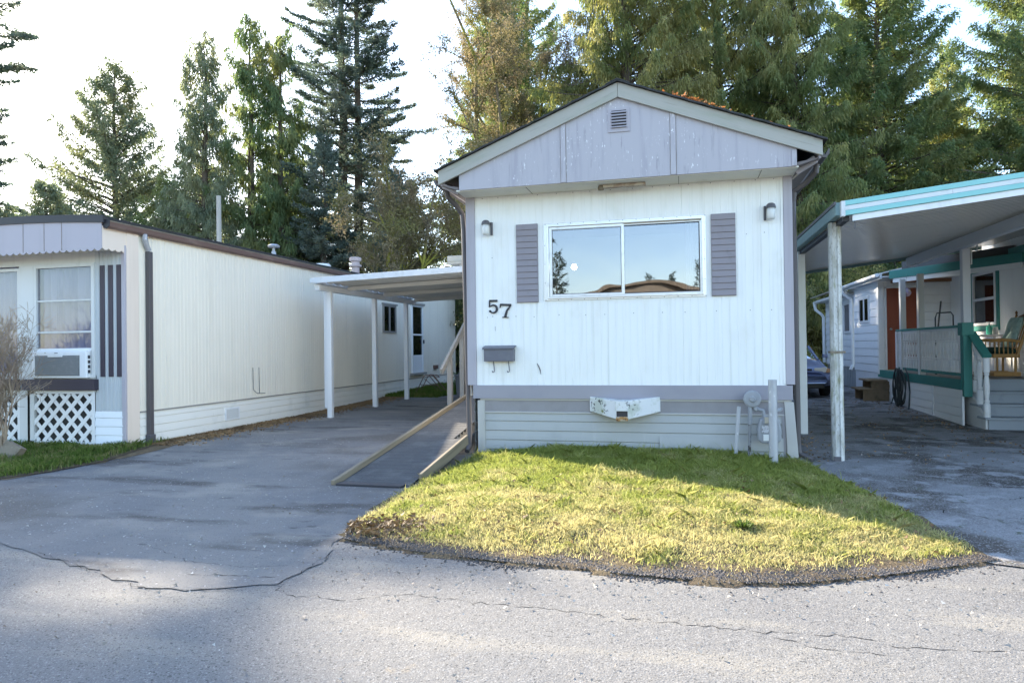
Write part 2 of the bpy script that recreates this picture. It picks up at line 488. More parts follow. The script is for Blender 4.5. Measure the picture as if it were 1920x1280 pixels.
wood_step_mat = mat('wood_step', (0.26, 0.19, 0.12), 0.8, layers=[(9, (1, 1, 1), 0.45, 0.7, (0.19, 0.14, 0.085))])
car_blue = mat('car_blue', (0.24, 0.27, 0.40), 0.22, 0.7, 0.1)
car_black = mat('car_black', (0.015, 0.015, 0.017), 0.4)
tyre_mat = mat('tyre', (0.02, 0.02, 0.02), 0.85)
headlight_mat = mat('headlight', (0.62, 0.60, 0.55), 0.15, 0.7)
amber_mat = mat('amber', (0.50, 0.22, 0.10), 0.2, 0.6)
chrome = mat('chrome', (0.6, 0.6, 0.6), 0.15, 0.6, 1.0)
car_glass = glass_mat('car_glass', 0.6, (0.9, 0.95, 1.0), (0.12, 0.13, 0.14))
pane_glass = glass_mat('pane_glass', 0.22, (0.80, 0.82, 0.88), (0.6, 0.6, 0.62), 0.0022, 0.012)
pane_clear = glass_mat('pane_clear', 0.07, (0.8, 0.85, 0.9), (0.8, 0.8, 0.82), 0.002)
pane_dark = glass_mat('pane_dark', 0.22, (0.75, 0.8, 0.85), (0.4, 0.4, 0.42))
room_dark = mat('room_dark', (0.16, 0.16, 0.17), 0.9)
sheer = sheer_mat('sheer', (0.70, 0.72, 0.80), 0.45)
curtain_lilac = mat('curtain_lilac', (0.52, 0.52, 0.66), 0.9, layers=[(6, (1, 1, 0.1), 0.45, 0.7, (0.38, 0.38, 0.52))])
screen_dark = mat('screen_dark', (0.16, 0.155, 0.16), 0.8)
galv_fence = mat('bin_grey', (0.17, 0.175, 0.20), 0.5)
rusty_tube = mat('rusty_tube', (0.20, 0.12, 0.09), 0.6)
pink_vent = mat('pink_vent', (0.50, 0.40, 0.39), 0.6, layers=[(9, (1, 1, 1), 0.5, 0.75, (0.42, 0.33, 0.32))])
pole_wood = mat('pole_wood', (0.42, 0.40, 0.37), 0.8, layers=[(9, VS, 0.45, 0.75, (0.33, 0.31, 0.28))])
glass_ball = mat('glass_ball', (0.55, 0.40, 0.55), 0.05, 0.9, layers=[(14, (1, 1, 1), 0.5, 0.6, (0.75, 0.6, 0.3))])
soap_teal = mat('soap_teal', (0.05, 0.36, 0.26), 0.3, 0.5)
rust_leaf = leaf_mat('rust_leaf', (0.38, 0.18, 0.07), (0.26, 0.13, 0.06), (0.42, 0.25, 0.11), 0.3, (1.3, 1.0, 0.7))

# ------------------------------------------------------------------ the ground
dirt = mat('dirt', (0.12, 0.095, 0.07), 0.95, 0.1, layers=[(1.5, (1, 1, 1), 0.4, 0.7, (0.08, 0.075, 0.045)), (30, (1, 1, 1), 0.55, 0.7, (0.19, 0.15, 0.11))], bumps=[(40, (1, 1, 1), 0.7, 0.02)])

def sheet(name, poly, z, m, ys=(13.2,)):
    """a flat sheet that follows the gentle rise behind the houses; cut at the lines ys"""
    import bmesh
    bm = bmesh.new()
    bm.faces.new([bm.verts.new((x, y, 0)) for (x, y) in poly])
    for yc in ys:
        bmesh.ops.bisect_plane(bm, geom=bm.verts[:] + bm.edges[:] + bm.faces[:], plane_co=(0, yc, 0), plane_no=(0, 1, 0))
    for v in bm.verts:
        v.co.z = z + ground_z(v.co.x, v.co.y)
    bmesh.ops.triangulate(bm, faces=bm.faces[:])
    me = bpy.data.meshes.new(name)
    bm.to_mesh(me)
    bm.free()
    me.materials.append(m)
    o = bpy.data.objects.new(name, me)
    col.objects.link(o)
    return struct(o)

sheet('ground', [(-900, -900), (900, -900), (900, 900), (-900, 900)], -0.03, dirt, (13.2, 40))

AGG = dict(rough=0.85, spec=0.25)
road_mat = mat('road_asphalt', (0.18, 0.175, 0.17),
               layers=[(0.7, (1, 1, 1), 0.42, 0.64, (0.165, 0.16, 0.157)), (1.6, (0.35, 1.8, 1), 0.48, 0.70, (0.245, 0.228, 0.20)), (0.8, (0.4, 1.6, 1), 0.60, 0.72, (0.115, 0.112, 0.11)), (5, (1, 1, 1), 0.62, 0.72, (0.26, 0.225, 0.18), 0.9, 0.5, 0.6), (95, (1, 1, 1), 0.52, 0.72, (0.215, 0.21, 0.205)), (150, (1, 1, 1), 0.56, 0.68, (0.055, 0.055, 0.056)), (13, (1, 1, 1), 0.64, 0.76, (0.11, 0.108, 0.11))],
               voro=[(150, 0.82, 0.98, (0.27, 0.265, 0.26)), (110, 0.90, 0.98, (0.09, 0.088, 0.086))],
               bumps=[(95, (1, 1, 1), 0.65, 0.008), (18, (1, 1, 1), 0.5, 0.012)], **AGG)
drive_mat = mat('drive_asphalt', (0.215, 0.204, 0.192),
                layers=[(0.55, (1, 1, 1), 0.42, 0.62, (0.17, 0.165, 0.165)), (1.1, (0.45, 1.6, 1), 0.52, 0.66, (0.095, 0.086, 0.08)), (0.9, (1, 1.5, 1), 0.50, 0.70, (0.285, 0.262, 0.23)), (0.35, (1, 1, 1), 0.52, 0.66, (0.125, 0.115, 0.105)), (90, (1, 1, 1), 0.54, 0.70, (0.22, 0.22, 0.23)), (70, (1, 1, 1), 0.6, 0.7, (0.09, 0.09, 0.095)), (3.5, (0.7, 1.5, 1), 0.62, 0.72, (0.105, 0.10, 0.098))],
                voro=[(75, 0.985, 0.995, (0.34, 0.335, 0.335))],
                bumps=[(90, (1, 1, 1), 0.9, 0.009), (9, (1, 1, 1), 0.35, 0.012)], **AGG)
old_drive_mat = mat('old_drive_asphalt', (0.225, 0.22, 0.222),
                    layers=[(0.8, (1, 0.7, 1), 0.48, 0.60, (0.085, 0.072, 0.062)), (1.5, (0.5, 1.2, 1), 0.55, 0.66, (0.055, 0.046, 0.042)), (3.0, (1, 1, 1), 0.52, 0.62, (0.29, 0.285, 0.29)), (5, (1, 1, 1), 0.60, 0.70, (0.10, 0.105, 0.075)), (50, (1, 1, 1), 0.54, 0.68, (0.28, 0.28, 0.29)), (60, (1, 1, 1), 0.58, 0.68, (0.07, 0.07, 0.07))],
                    voro=[(110, 0.90, 0.98, (0.34, 0.34, 0.34))],
                    bumps=[(50, (1, 1, 1), 0.9, 0.012), (6, (1, 1, 1), 0.6, 0.03)], **AGG)

def wob(pts, amp, step, rng):
    out = []
    for i in range(len(pts) - 1):
        p, q = np.array(pts[i]), np.array(pts[i + 1])
        n = max(1, int(np.linalg.norm(q - p) / step))
        d = (q - p) / (np.linalg.norm(q - p) + 1e-9)
        for k in range(n):
            o = rng.normal() * amp if (k or i) else 0
            out.append(tuple(p + (q - p) * k / n + np.array([-d[1], d[0]]) * o))
    out.append(tuple(pts[-1]))
    return out

rg = np.random.default_rng(11)
road = sheet('road', [(-60, -7.5), (60, -7.5), (60, 5.6), (-60, 5.6)], -0.012, road_mat, ())
front_edge = wob([(-14, 5.55), (-7.6, 4.9), (-5.2, 4.15), (-4.0, 3.78), (-3.3, 3.54), (-2.97, 3.55), (-2.47, 3.75), (-2.44, 4.08), (-2.46, 4.4), (-2.58, 4.66)], 0.018, 0.09, rg)
sheet('left_driveway', front_edge + [(-2.5, 6), (-2.5, 26), (-8.28, 26), (-8.28, 9.0), (-8.0, 8.3), (-7.6, 7.4), (-7.6, 6.6), (-8.2, 6.15), (-14, 6.0)], -0.006, drive_mat)
r_edge = wob([(1.4, 5.0), (2.05, 5.05), (2.6, 5.0), (3.4, 5.2), (5, 5.3), (12, 5.35)], 0.05, 0.12, rg)
sheet('right_driveway', r_edge + [(12, 14), (5.6, 14), (5.6, 13.0), (5.2, 24), (1.3, 24), (1.3, 8)], -0.002, old_drive_mat)

crack_mat = mat('crack_fill', (0.03, 0.029, 0.028), 0.95, 0.1)
def crack(pts, w, amp=0.012, seed=0, z=-0.0105):
    r = np.random.default_rng(seed)
    p = wob(pts, amp, 0.035, r)
    vs, fs = [], []
    for i, (x, y) in enumerate(p):
        a, b = p[max(i - 1, 0)], p[min(i + 1, len(p) - 1)]
        d = np.array([b[0] - a[0], b[1] - a[1]])
        d /= np.linalg.norm(d) + 1e-9
        ww = w * 0.75 * max(0.0, r.uniform(-0.2, 1.3)) * (0.25 if i in (0, len(p) - 1) else 1)
        vs += [(x - d[1] * ww, y + d[0] * ww, z), (x + d[1] * ww, y - d[0] * ww, z)]
    fs = [(2 * i, 2 * i + 1, 2 * i + 3, 2 * i + 2) for i in range(len(p) - 1)]
    o = mesh_obj('crack', vs, fs, crack_mat)
    o.parent = road
    return o
crack([(-4.6, 3.98), (-4.0, 3.78), (-3.3, 3.53), (-2.97, 3.55), (-2.72, 3.6), (-2.47, 3.74), (-2.44, 4.08), (-2.46, 4.4)], 0.0045, 0.014, 1, -0.003)
crack([(-3.16, 3.79), (-2.8, 3.84), (-2.55, 3.86)], 0.005, 0.008, 2, -0.004)
crack([(-2.47, 3.74), (-2.31, 3.62), (-1.92, 3.61), (-1.62, 3.77), (-1.14, 3.74), (-0.67, 3.72), (-0.01, 3.675), (0.43, 3.655), (0.81, 3.70), (1.03, 3.61), (1.3, 3.64), (1.55, 3.68), (2.6, 3.6), (4.5, 3.75)], 0.0042, 0.012, 3)
crack([(0.40, 3.62), (0.62, 3.52), (0.95, 3.50)], 0.003, 0.008, 4)
crack([(-3.9, 4.3), (-3.4, 4.05), (-2.9, 4.0), (-2.6, 4.1)], 0.0025, 0.012, 5, -0.004)
crack([(2.1, 6.6), (2.5, 6.3), (2.8, 6.4), (3.3, 6.0)], 0.006, 0.03, 6, 0.0)
crack([(2.3, 7.4), (2.7, 7.1), (3.2, 7.3), (3.9, 6.9)], 0.006, 0.03, 7, 0.0)
crack([(2.5, 6.3), (2.55, 5.9), (2.9, 5.6)], 0.005, 0.03, 8, 0.0)

# ------------------------------------------------------------------ lawn
LAWN = [(-2.74, 8.84), (-2.76, 7.6), (-2.80, 6.9), (-2.80, 6.0), (-2.70, 5.12), (-2.52, 4.72), (-1.76, 4.50), (-0.97, 4.42), (-0.27, 4.35), (0.21, 4.30), (0.68, 4.40), (1.18, 4.64), (2.02, 5.13),
        (1.98, 5.6), (1.92, 6.3), (1.78, 7.2), (1.62, 8.1), (1.45, 8.84)]
def inside(P, poly):
    x, y = P[:, 0], P[:, 1]
    r = np.zeros(len(P), bool)
    n = len(poly)
    for i in range(n):
        x0, y0 = poly[i]
        x1, y1 = poly[(i + 1) % n]
        c = ((y0 > y) != (y1 > y)) & (x < (x1 - x0) * (y - y0) / (y1 - y0 + 1e-12) + x0)
        r ^= c
    return r
def edge_dist(P, poly, skip_last=True):
    d = np.full(len(P), 1e9)
    n = len(poly)
    for i in range(n - 1 if skip_last else n):
        a, b = np.array(poly[i]), np.array(poly[(i + 1) % n])
        t = np.clip(((P - a) @ (b - a)) / ((b - a) @ (b - a)), 0, 1)
        d = np.minimum(d, np.linalg.norm(P - (a + t[:, None] * (b - a)), axis=1))
    return d
def vnoise(x, y, s, seed):
    """smooth value noise"""
    r = np.random.default_rng(seed).random((64, 64))
    u, v = x * s + 31.7, y * s + 17.3
    i, j = np.floor(u).astype(int), np.floor(v).astype(int)
    fu, fv = u - i, v - j
    fu, fv = fu * fu * (3 - 2 * fu), fv * fv * (3 - 2 * fv)
    g = lambda a, b: r[a % 64, b % 64]
    return (g(i, j) * (1 - fu) + g(i + 1, j) * fu) * (1 - fv) + (g(i, j + 1) * (1 - fu) + g(i + 1, j + 1) * fu) * fv
def lawn_h(P):
    e = edge_dist(P, LAWN)
    t = np.clip(e / 1.3, 0, 1)
    t = t * t * (3 - 2 * t)
    return 0.008 + 0.095 * t + 0.03 * (vnoise(P[:, 0], P[:, 1], 2.2, 3) - 0.5) * np.clip(e / 0.4, 0, 1) + 0.018 * (vnoise(P[:, 0], P[:, 1], 7, 4) - 0.5) * np.clip(e / 0.2, 0, 1)
soil = mat('soil', (0.11, 0.085, 0.058), 0.95, 0.1, layers=[(3, (1, 1, 1), 0.45, 0.7, (0.16, 0.125, 0.075)), (45, (1, 1, 1), 0.5, 0.7, (0.06, 0.048, 0.035)), (80, (1, 1, 1), 0.58, 0.68, (0.30, 0.24, 0.15))], bumps=[(60, (1, 1, 1), 0.9, 0.02)])
gx, gy = np.meshgrid(np.arange(-3.0, 2.1, 0.06), np.arange(4.2, 8.9, 0.06))
G = np.stack([gx.ravel(), gy.ravel()], 1)
ins = inside(G, LAWN).reshape(gx.shape)
hz = lawn_h(G).reshape(gx.shape)
hz = np.where(ins, hz, -0.02)
nv = np.arange(gx.size).reshape(gx.shape)
keep = ins[:-1, :-1] | ins[1:, :-1] | ins[:-1, 1:] | ins[1:, 1:]
Q = np.stack([nv[:-1, :-1], nv[:-1, 1:], nv[1:, 1:], nv[1:, :-1]], -1)[keep]
lawn = np_quads('lawn_soil', np.stack([gx, gy, hz], -1).reshape(-1, 3), Q, soil)
struct(lawn)

def grass_mat(name, green1, green2, straw, lo, hi, fade=True):
    m, nt = _nodes(name)
    out = nt.nodes.new('ShaderNodeOutputMaterial')
    geo = nt.nodes.new('ShaderNodeNewGeometry')
    co = nt.nodes.new('ShaderNodeTexCoord').outputs['Object']
    c = _mix(nt, geo.outputs['Random Per Island'], green1, green2)
    f = _noise(nt, co, 1.9, (1, 1, 0), 4, 0.6)
    if fade:                       # the lawn is drier towards the road
        sp = nt.nodes.new('ShaderNodeSeparateXYZ')
        nt.links.new(co, sp.inputs[0])
        mr = nt.nodes.new('ShaderNodeMapRange')
        mr.inputs['From Min'].default_value = 7.6
        mr.inputs['From Max'].default_value = 4.6
        mr.inputs['To Min'].default_value = -0.17
        mr.inputs['To Max'].default_value = 0.13
        nt.links.new(sp.outputs[1], mr.inputs['Value'])
        ad = nt.nodes.new('ShaderNodeMath')
        nt.links.new(f, ad.inputs[0])
        nt.links.new(mr.outputs[0], ad.inputs[1])
        f = ad.outputs[0]
    mt = nt.nodes.new('ShaderNodeMath')        # blade by blade, so that straw and green mingle
    mt.operation = 'MULTIPLY_ADD'
    nt.links.new(geo.outputs['Random Per Island'], mt.inputs[0])
    mt.inputs[1].default_value = 0.22
    nt.links.new(f, mt.inputs[2])
    c = _mix(nt, _ramp(nt, mt.outputs[0], lo, hi), c, straw)
    d = nt.nodes.new('ShaderNodeBsdfPrincipled')
    d.inputs['Roughness'].default_value = 0.55
    d.inputs['Specular IOR Level'].default_value = 0.25
    nt.links.new(c, d.inputs['Base Color'])
    t = nt.nodes.new('ShaderNodeBsdfTranslucent')
    nt.links.new(c, t.inputs[0])
    mx = nt.nodes.new('ShaderNodeMixShader')
    mx.inputs[0].default_value = 0.5
    nt.links.new(d.outputs[0], mx.inputs[1])
    nt.links.new(t.outputs[0], mx.inputs[2])
    nt.links.new(mx.outputs[0], out.inputs[0])
    return m
grass_m = grass_mat('grass_blades', (0.25, 0.30, 0.065), (0.38, 0.41, 0.10), (0.58, 0.52, 0.25), 0.46, 0.74)
def blades(rng, P, z, hmin, hmax, w, lean=0.55, hscale=None):
    n = len(P)
    a = rng.uniform(0, 2 * PI, n)
    h = rng.uniform(hmin, hmax, n)
    if hscale is not None:
        h = h * hscale
    ln = h * np.abs(rng.normal(0, lean, n))
    b = np.stack([P[:, 0], P[:, 1], z - 0.004], 1)
    la = rng.uniform(0, 2 * PI, n)
    tip = b + np.stack([np.cos(la) * ln, np.sin(la) * ln, h], 1)
    mid = b + np.stack([np.cos(la) * ln * 0.3, np.sin(la) * ln * 0.3, h * 0.6], 1)
    s = np.stack([np.cos(a), np.sin(a), np.zeros(n)], 1) * (w * rng.uniform(0.7, 1.3, n))[:, None] / 2
    return np.stack([b - s, b + s, mid + s * 0.8, tip, mid - s * 0.8], 1)
rg = np.random.default_rng(5)
P = np.stack([rg.uniform(-3.0, 2.1, 330000), rg.uniform(4.3, 8.86, 330000)], 1)
P = P[inside(P, LAWN)]
e = edge_dist(P, LAWN)
tuft = vnoise(P[:, 0], P[:, 1], 5.5, 9)
bare = vnoise(P[:, 0], P[:, 1], 2.6, 12)
front = np.clip((P[:, 1] - 4.25) / 0.9, 0, 1)
pk = np.clip((e - 0.10 * rg.random(len(P)) - 0.05 * (P[:, 1] < 5.2) - 0.12 * ((P[:, 1] < 5.3) & (P[:, 0] > -2.3)) * rg.random(len(P))) / 0.14, 0, 1) * (0.35 + 0.65 * front) * np.where(bare < 0.26, 0.45, 1.0)
k = rg.random(len(P)) < pk
P, tuft, e = P[k], tuft[k], e[k]
near_wall = np.clip((P[:, 1] - 7.9) / 0.8, 0, 1)
hs = np.where(rg.random(len(P)) < 0.035, 1.9, 1.0) * (0.45 + 0.75 * tuft ** 2 + 0.55 * near_wall + 0.25 * np.clip((P[:, 1] - 5.2) / 2, 0, 1))
g = np_obj('lawn_grass', blades(rg, P, lawn_h(P), 0.020, 0.060, 0.0055, 0.9, hs), 5, grass_m)
struct(g, 'stuff')
print('grass blades', len(P))

# the verge of grass before the left home, a patch far back beside it
side_grass_m = grass_mat('verge_blades', (0.10, 0.17, 0.03), (0.17, 0.23, 0.05), (0.34, 0.29, 0.14), 0.58, 0.84, False)
VERGE = [(-14, 5.95), (-8.4, 6.0), (-7.75, 6.1), (-7.52, 6.7), (-7.5, 7.5), (-7.8, 8.3), (-8.05, 9.2), (-8.28, 9.9), (-8.28, 8.72), (-14, 8.72)]
sheet('verge_soil', VERGE, 0.006, soil, ())
P = np.stack([rg.uniform(-12.5, -7.4, 52000), rg.uniform(5.9, 9.9, 52000)], 1)
P = P[inside(P, VERGE)]
e = edge_dist(P, VERGE)
P = P[rg.random(len(P)) < np.clip((e - 0.02) / 0.15, 0, 1) * (0.35 + vnoise(P[:, 0], P[:, 1], 2.5, 21))]
g = np_obj('verge_grass', blades(rg, P, np.full(len(P), 0.01), 0.03, 0.10, 0.010, 0.7, 0.5 + vnoise(P[:, 0], P[:, 1], 3, 22)), 5, side_grass_m)
struct(g, 'stuff')
P = np.stack([rg.uniform(-8.25, -6.3, 16000), rg.uniform(17.9, 22.5, 16000)], 1)
P = P[(P[:, 0] < -6.4 - 0.15 * (P[:, 1] - 18) * 0 + 0.25 * np.sin(P[:, 1] * 2))]
g = np_obj('far_grass', blades(rg, P, np.array([ground_z(x, y) for x, y in P]) - 0.002, 0.04, 0.14, 0.018, 0.7), 5, grass_mat('far_blades', (0.11, 0.19, 0.03), (0.16, 0.22, 0.035), (0.3, 0.26, 0.1), 0.62, 0.86, False))
struct(g, 'stuff')

wd = thing('weed', 'dark green leafy weed tuft in the sunlit lawn towards the road', 'weed', (0.43, 5.34, 0.08))
rw_ = np.random.default_rng(77)
n = 90
a = rw_.uniform(0, 2 * PI, n)
D = np.stack([np.cos(a), np.sin(a), rw_.uniform(0.2, 1.6, n)], 1)
c0 = np.array([[0.0, 0.0, 0.0]]) + np.stack([np.cos(a), np.sin(a), np.zeros(n)], 1) * rw_.uniform(0, 0.05, (n, 1)) + np.array([[0, 0, 0.015]])
np_obj('leaves', leaf_tris(rw_, c0, D, 0.055, 0.026), 3, leaf_mat('weed_leaf', (0.08, 0.13, 0.035), (0.12, 0.17, 0.05), (0.10, 0.15, 0.035), 0.35), wd)
# ------------------------------------------------------------------ gravel, litter
def pebbles(rng, P, z, smin, smax):
    n = len(P)
    oc = np.array([(1, 0, 0), (0, 1, 0), (-1, 0, 0), (0, -1, 0), (0, 0, 1)], float)
    F = [(0, 1, 4), (1, 2, 4), (2, 3, 4), (3, 0, 4)]
    s = rng.uniform(smin, smax, (n, 1, 1)) * rng.uniform(0.6, 1.3, (n, 5, 1))
    a = rng.uniform(0, 2 * PI, n)
    c, d = np.cos(a)[:, None], np.sin(a)[:, None]
    v = oc[None] * s * np.array([1, 1, 0.6])
    x = v[:, :, 0] * c - v[:, :, 1] * d
    y = v[:, :, 0] * d + v[:, :, 1] * c
    V = np.stack([x + P[:, 0:1], y + P[:, 1:2], v[:, :, 2] + z[:, None]], 2)
    return np.concatenate([V[:, f] for f in F], 0)
gravel_m = leaf_mat('gravel_stone', (0.07, 0.062, 0.06), (0.15, 0.13, 0.12), (0.05, 0.045, 0.045), 0.0)
edge_line = [(-2.72, 5.25), (-2.55, 4.74), (-1.76, 4.52), (-0.97, 4.44), (-0.27, 4.37), (0.21, 4.32), (0.68, 4.42), (1.18, 4.66), (1.7, 4.95), (2.02, 5.14)]
pts = []
for i in range(len(edge_line) - 1):
    a, b = np.array(edge_line[i]), np.array(edge_line[i + 1])
    L = np.linalg.norm(b - a)
    nrm = np.array([-(b - a)[1], (b - a)[0]]) / L
    n = int(L * 2100)
    u = rg.uniform(0, 1, n)
    w = rg.normal(0.05, 0.055, n) + 0.16 * (vnoise(a[0] + u * (b - a)[0], a[1] + u * (b - a)[1], 2.3, 31) - 0.5) + np.where(rg.random(n) < 0.02, -np.abs(rg.normal(0, 0.14, n)), 0)
    pts.append(a + u[:, None] * (b - a) + w[:, None] * nrm)
P = np.concatenate(pts)
z = np.where(inside(P, LAWN), lawn_h(P), -0.008) - 0.002
g = np_obj('gravel_edge', pebbles(rg, P, z, 0.003, 0.014), 3, gravel_m)
struct(g, 'stuff')

def flat_bits(rng, P, z, smin, smax, curl=0.4):
    n = len(P)
    a = rng.uniform(0, 2 * PI, n)
    s = rng.uniform(smin, smax, n)
    D = np.stack([np.cos(a), np.sin(a), rng.uniform(-0.1, curl, n)], 1)
    B = np.stack([P[:, 0], P[:, 1], z + 0.004], 1)
    return leaf_tris(rng, B, D, s[:, None], s[:, None] * 0.7)
litter_m = leaf_mat('litter_leaf', (0.20, 0.12, 0.06), (0.32, 0.22, 0.12), (0.12, 0.08, 0.05), 0.1)
n = 9000
P = np.stack([-8.27 + np.abs(rg.normal(0, 0.33, n)), rg.uniform(8.9, 19, n)], 1)
g = np_obj('leaf_litter', flat_bits(rg, P, np.array([ground_z(*p) for p in P]), 0.02, 0.06), 3, litter_m)
struct(g, 'stuff')
litter_bed = mat('litter_bed', (0.15, 0.115, 0.075), 0.95, 0.1, layers=[(8, (1, 1, 1), 0.4, 0.7, (0.22, 0.165, 0.10)), (50, (1, 1, 1), 0.5, 0.7, (0.08, 0.06, 0.04))], bumps=[(40, (1, 1, 1), 0.8, 0.02)])
sheet('litter_strip', wob([(-7.6, 6.2), (-7.45, 7.4), (-7.5, 8.2), (-7.75, 9.4), (-7.85, 12), (-7.75, 15), (-7.7, 20)], 0.05, 0.2, rg) + [(-8.29, 20), (-8.29, 8.7), (-8.4, 6.0)], -0.001, litter_bed)
bits_m = leaf_mat('pale_bits', (0.50, 0.48, 0.45), (0.30, 0.27, 0.24), (0.16, 0.12, 0.09), 0.0)
P = np.concatenate([np.stack([rg.uniform(-7.5, 3.5, 2200), rg.uniform(2.4, 10.5, 2200)], 1), np.stack([rg.normal(-0.8, 1.6, 500), 4.15 + rg.normal(0, 0.22, 500)], 1)])
P = P[~inside(P, LAWN)]
g = np_obj('scattered_debris', flat_bits(rg, P, np.full(len(P), -0.004), 0.006, 0.026, 0.6), 3, bits_m)
struct(g, 'stuff')
P = np.stack([rg.uniform(1.45, 4.6, 5000), rg.uniform(9, 18, 5000)], 1)
P = P[rg.random(len(P)) < np.clip(1.15 - np.minimum(np.abs(P[:, 0] - 1.5), np.abs(P[:, 0] - 4.7)) / 0.6, 0.12, 1)]
g = np_obj('driveway_litter', flat_bits(rg, P, np.array([ground_z(*p) for p in P]), 0.015, 0.05, 0.5), 3, litter_m)
struct(g, 'stuff')
# fallen leaves on the lawn and a dug-up corner
P = np.stack([rg.uniform(-2.7, 1.9, 420), rg.uniform(4.5, 7.5, 420)], 1)
P = np.concatenate([P, np.stack([rg.normal(-2.35, 0.18, 700), rg.normal(5.0, 0.14, 700)], 1)])
P = P[inside(P, LAWN)]
g = np_obj('lawn_litter', flat_bits(rg, P, lawn_h(P) + 0.02, 0.02, 0.05, 0.8), 3, litter_m)
struct(g, 'stuff')
# ================================================================== the white mobile home with the gable
YF = 8.85
XL, XR = -2.71, 1.245
home = thing('mobile_home', 'white single-wide mobile home with mauve gable and number 57, nearest in the middle', 'mobile home', (-0.73, YF, 0))
# front wall round the window opening
WX0, WX1, WZ0, WZ1 = -1.70, 0.29, 2.09, 3.06
w = MB()
U, N = (1, 0, 0), (0, -1, 0)
RB = dict(pitch=0.0945, gw=0.011, gd=0.0035, phase=0.03, seam=10)
w.ribbed((0, YF, 0), U, N, XL, WX0, 0.93, 3.52, **RB)
w.ribbed((0, YF, 0), U, N, WX1, XR, 0.93, 3.52, **RB)
w.ribbed((0, YF, 0), U, N, WX0, WX1, 0.93, WZ0, **RB)
w.ribbed((0, YF, 0), U, N, WX0, WX1, WZ1, 3.52, **RB)
part('front_wall', w, white_metal, home)
w = MB()
w.ribbed((-2.80, 0, 0), (0, 1, 0), (-1, 0, 0), YF, 26, 0.8, 3.6, 0.0945, 0.011, 0.0035)
w.ribbed((1.315, 0, 0), (0, 1, 0), (1, 0, 0), YF, 26, 0.8, 3.6, 0.0945, 0.011, 0.0035)
w.box(-2.80, 1.34, 25.98, 26.03, 0.1, 4.3)
w.box(-2.79, 1.33, 9.02, 25.9, 0.80, 0.86)
part('side_wall', w, white_metal, home)
w = MB()
w.lapped((-2.74, 0, 0), (0, 1, 0), (-1, 0, 0), YF + .02, 26, -0.1, 0.80, 0.134, 0.012)
w.lapped((1.30, 0, 0), (0, 1, 0), (1, 0, 0), YF + .02, 26, -0.1, 0.80, 0.134, 0.012)
part('side_skirting', w, skirt_vinyl, home)
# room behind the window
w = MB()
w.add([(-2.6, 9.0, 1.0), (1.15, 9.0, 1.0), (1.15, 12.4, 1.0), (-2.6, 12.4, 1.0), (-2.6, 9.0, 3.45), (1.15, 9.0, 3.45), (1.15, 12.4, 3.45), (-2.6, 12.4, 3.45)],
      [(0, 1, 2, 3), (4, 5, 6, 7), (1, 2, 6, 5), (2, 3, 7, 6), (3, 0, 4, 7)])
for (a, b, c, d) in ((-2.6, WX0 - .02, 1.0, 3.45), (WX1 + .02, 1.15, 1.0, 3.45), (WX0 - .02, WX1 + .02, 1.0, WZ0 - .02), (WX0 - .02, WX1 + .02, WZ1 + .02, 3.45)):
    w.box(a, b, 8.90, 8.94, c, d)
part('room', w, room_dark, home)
w = MB()
cv = []
for i in range(41):
    cv.append((0.08 + i * 0.0065, 9.08 + 0.018 * math.sin(i * 1.25)))
w.add([(x, y, z) for (x, y) in cv for z in (2.0, 3.15)], [(2 * i, 2 * i + 2, 2 * i + 3, 2 * i + 1) for i in range(40)])
part('curtain', w, sheer, home, smooth=True)
lampg = MB().lathe([(0.001, 0.042), (0.025, 0.035), (0.038, 0.014), (0.042, 0), (0.035, -0.025), (0.014, -0.04), (0.001, -0.042)], (-1.51, 9.9, 2.625))
lg = part('room_lamp', lampg, lamp_mat('lamp_glow', (1.0, 0.96, 0.85), 22), home, smooth=True)
part('lamp_cord', MB().tube([(-1.51, 9.9, 2.69), (-1.51, 9.9, 3.45)], 0.004, 5), dark_metal, home)

# window
wf = MB()
def frame_rect(mb, x0, x1, z0, z1, t, y0, y1):
    mb.box(x0, x0 + t, y0, y1, z0, z1)
    mb.box(x1 - t, x1, y0, y1, z0, z1)
    mb.box(x0 + t, x1 - t, y0, y1, z0, z0 + t)
    mb.box(x0 + t, x1 - t, y0, y1, z1 - t, z1)
frame_rect(wf, -1.752, 0.322, 2.063, 3.088, 0.055, YF - 0.012, YF + 0.004)
frame_rect(wf, -1.704, 0.295, 2.086, 3.062, 0.022, YF - 0.042, YF + 0.05)
win = part('window', wf, alu, home, bevel=0.003)
s1 = MB()
frame_rect(s1, -1.680, -0.695, 2.110, 3.038, 0.03, YF - 0.012, YF + 0.012)
frame_rect(s1, -1.650, -0.725, 2.140, 3.008, 0.008, YF - 0.004, YF + 0.016)
part('sash', s1, alu, win, bevel=0.002)
s2 = MB()
frame_rect(s2, -0.735, 0.272, 2.110, 3.038, 0.022, YF + 0.016, YF + 0.038)
part('sash', s2, alu, win, bevel=0.002)
part('gasket', (lambda g: (frame_rect(g, -1.642, -0.733, 2.148, 3.0, 0.006, YF - 0.004, YF + 0.008), frame_rect(g, -0.713, 0.25, 2.132, 3.016, 0.012, YF + 0.014, YF + 0.03), g)[-1])(MB()), black_paint, win)
part('pane', MB().box(-1.644, -0.731, YF + 0.004, YF + 0.008, 2.146, 3.002), pane_glass, win)
part('pane', MB().box(-0.715, 0.252, YF + 0.026, YF + 0.030, 2.130, 3.018), pane_glass, win)
screw0 = part('screw', MB().lathe([(0.0055, 0.0), (0.0055, -0.004), (0.003, -0.006)], (0, 0, 0), 6, (0, 1, 0)), dark_metal, home, local=True)
screw_at = []
def screw(x, z, y=YF - 0.0):
    screw_at.append((x + 0.73, y - YF, z))
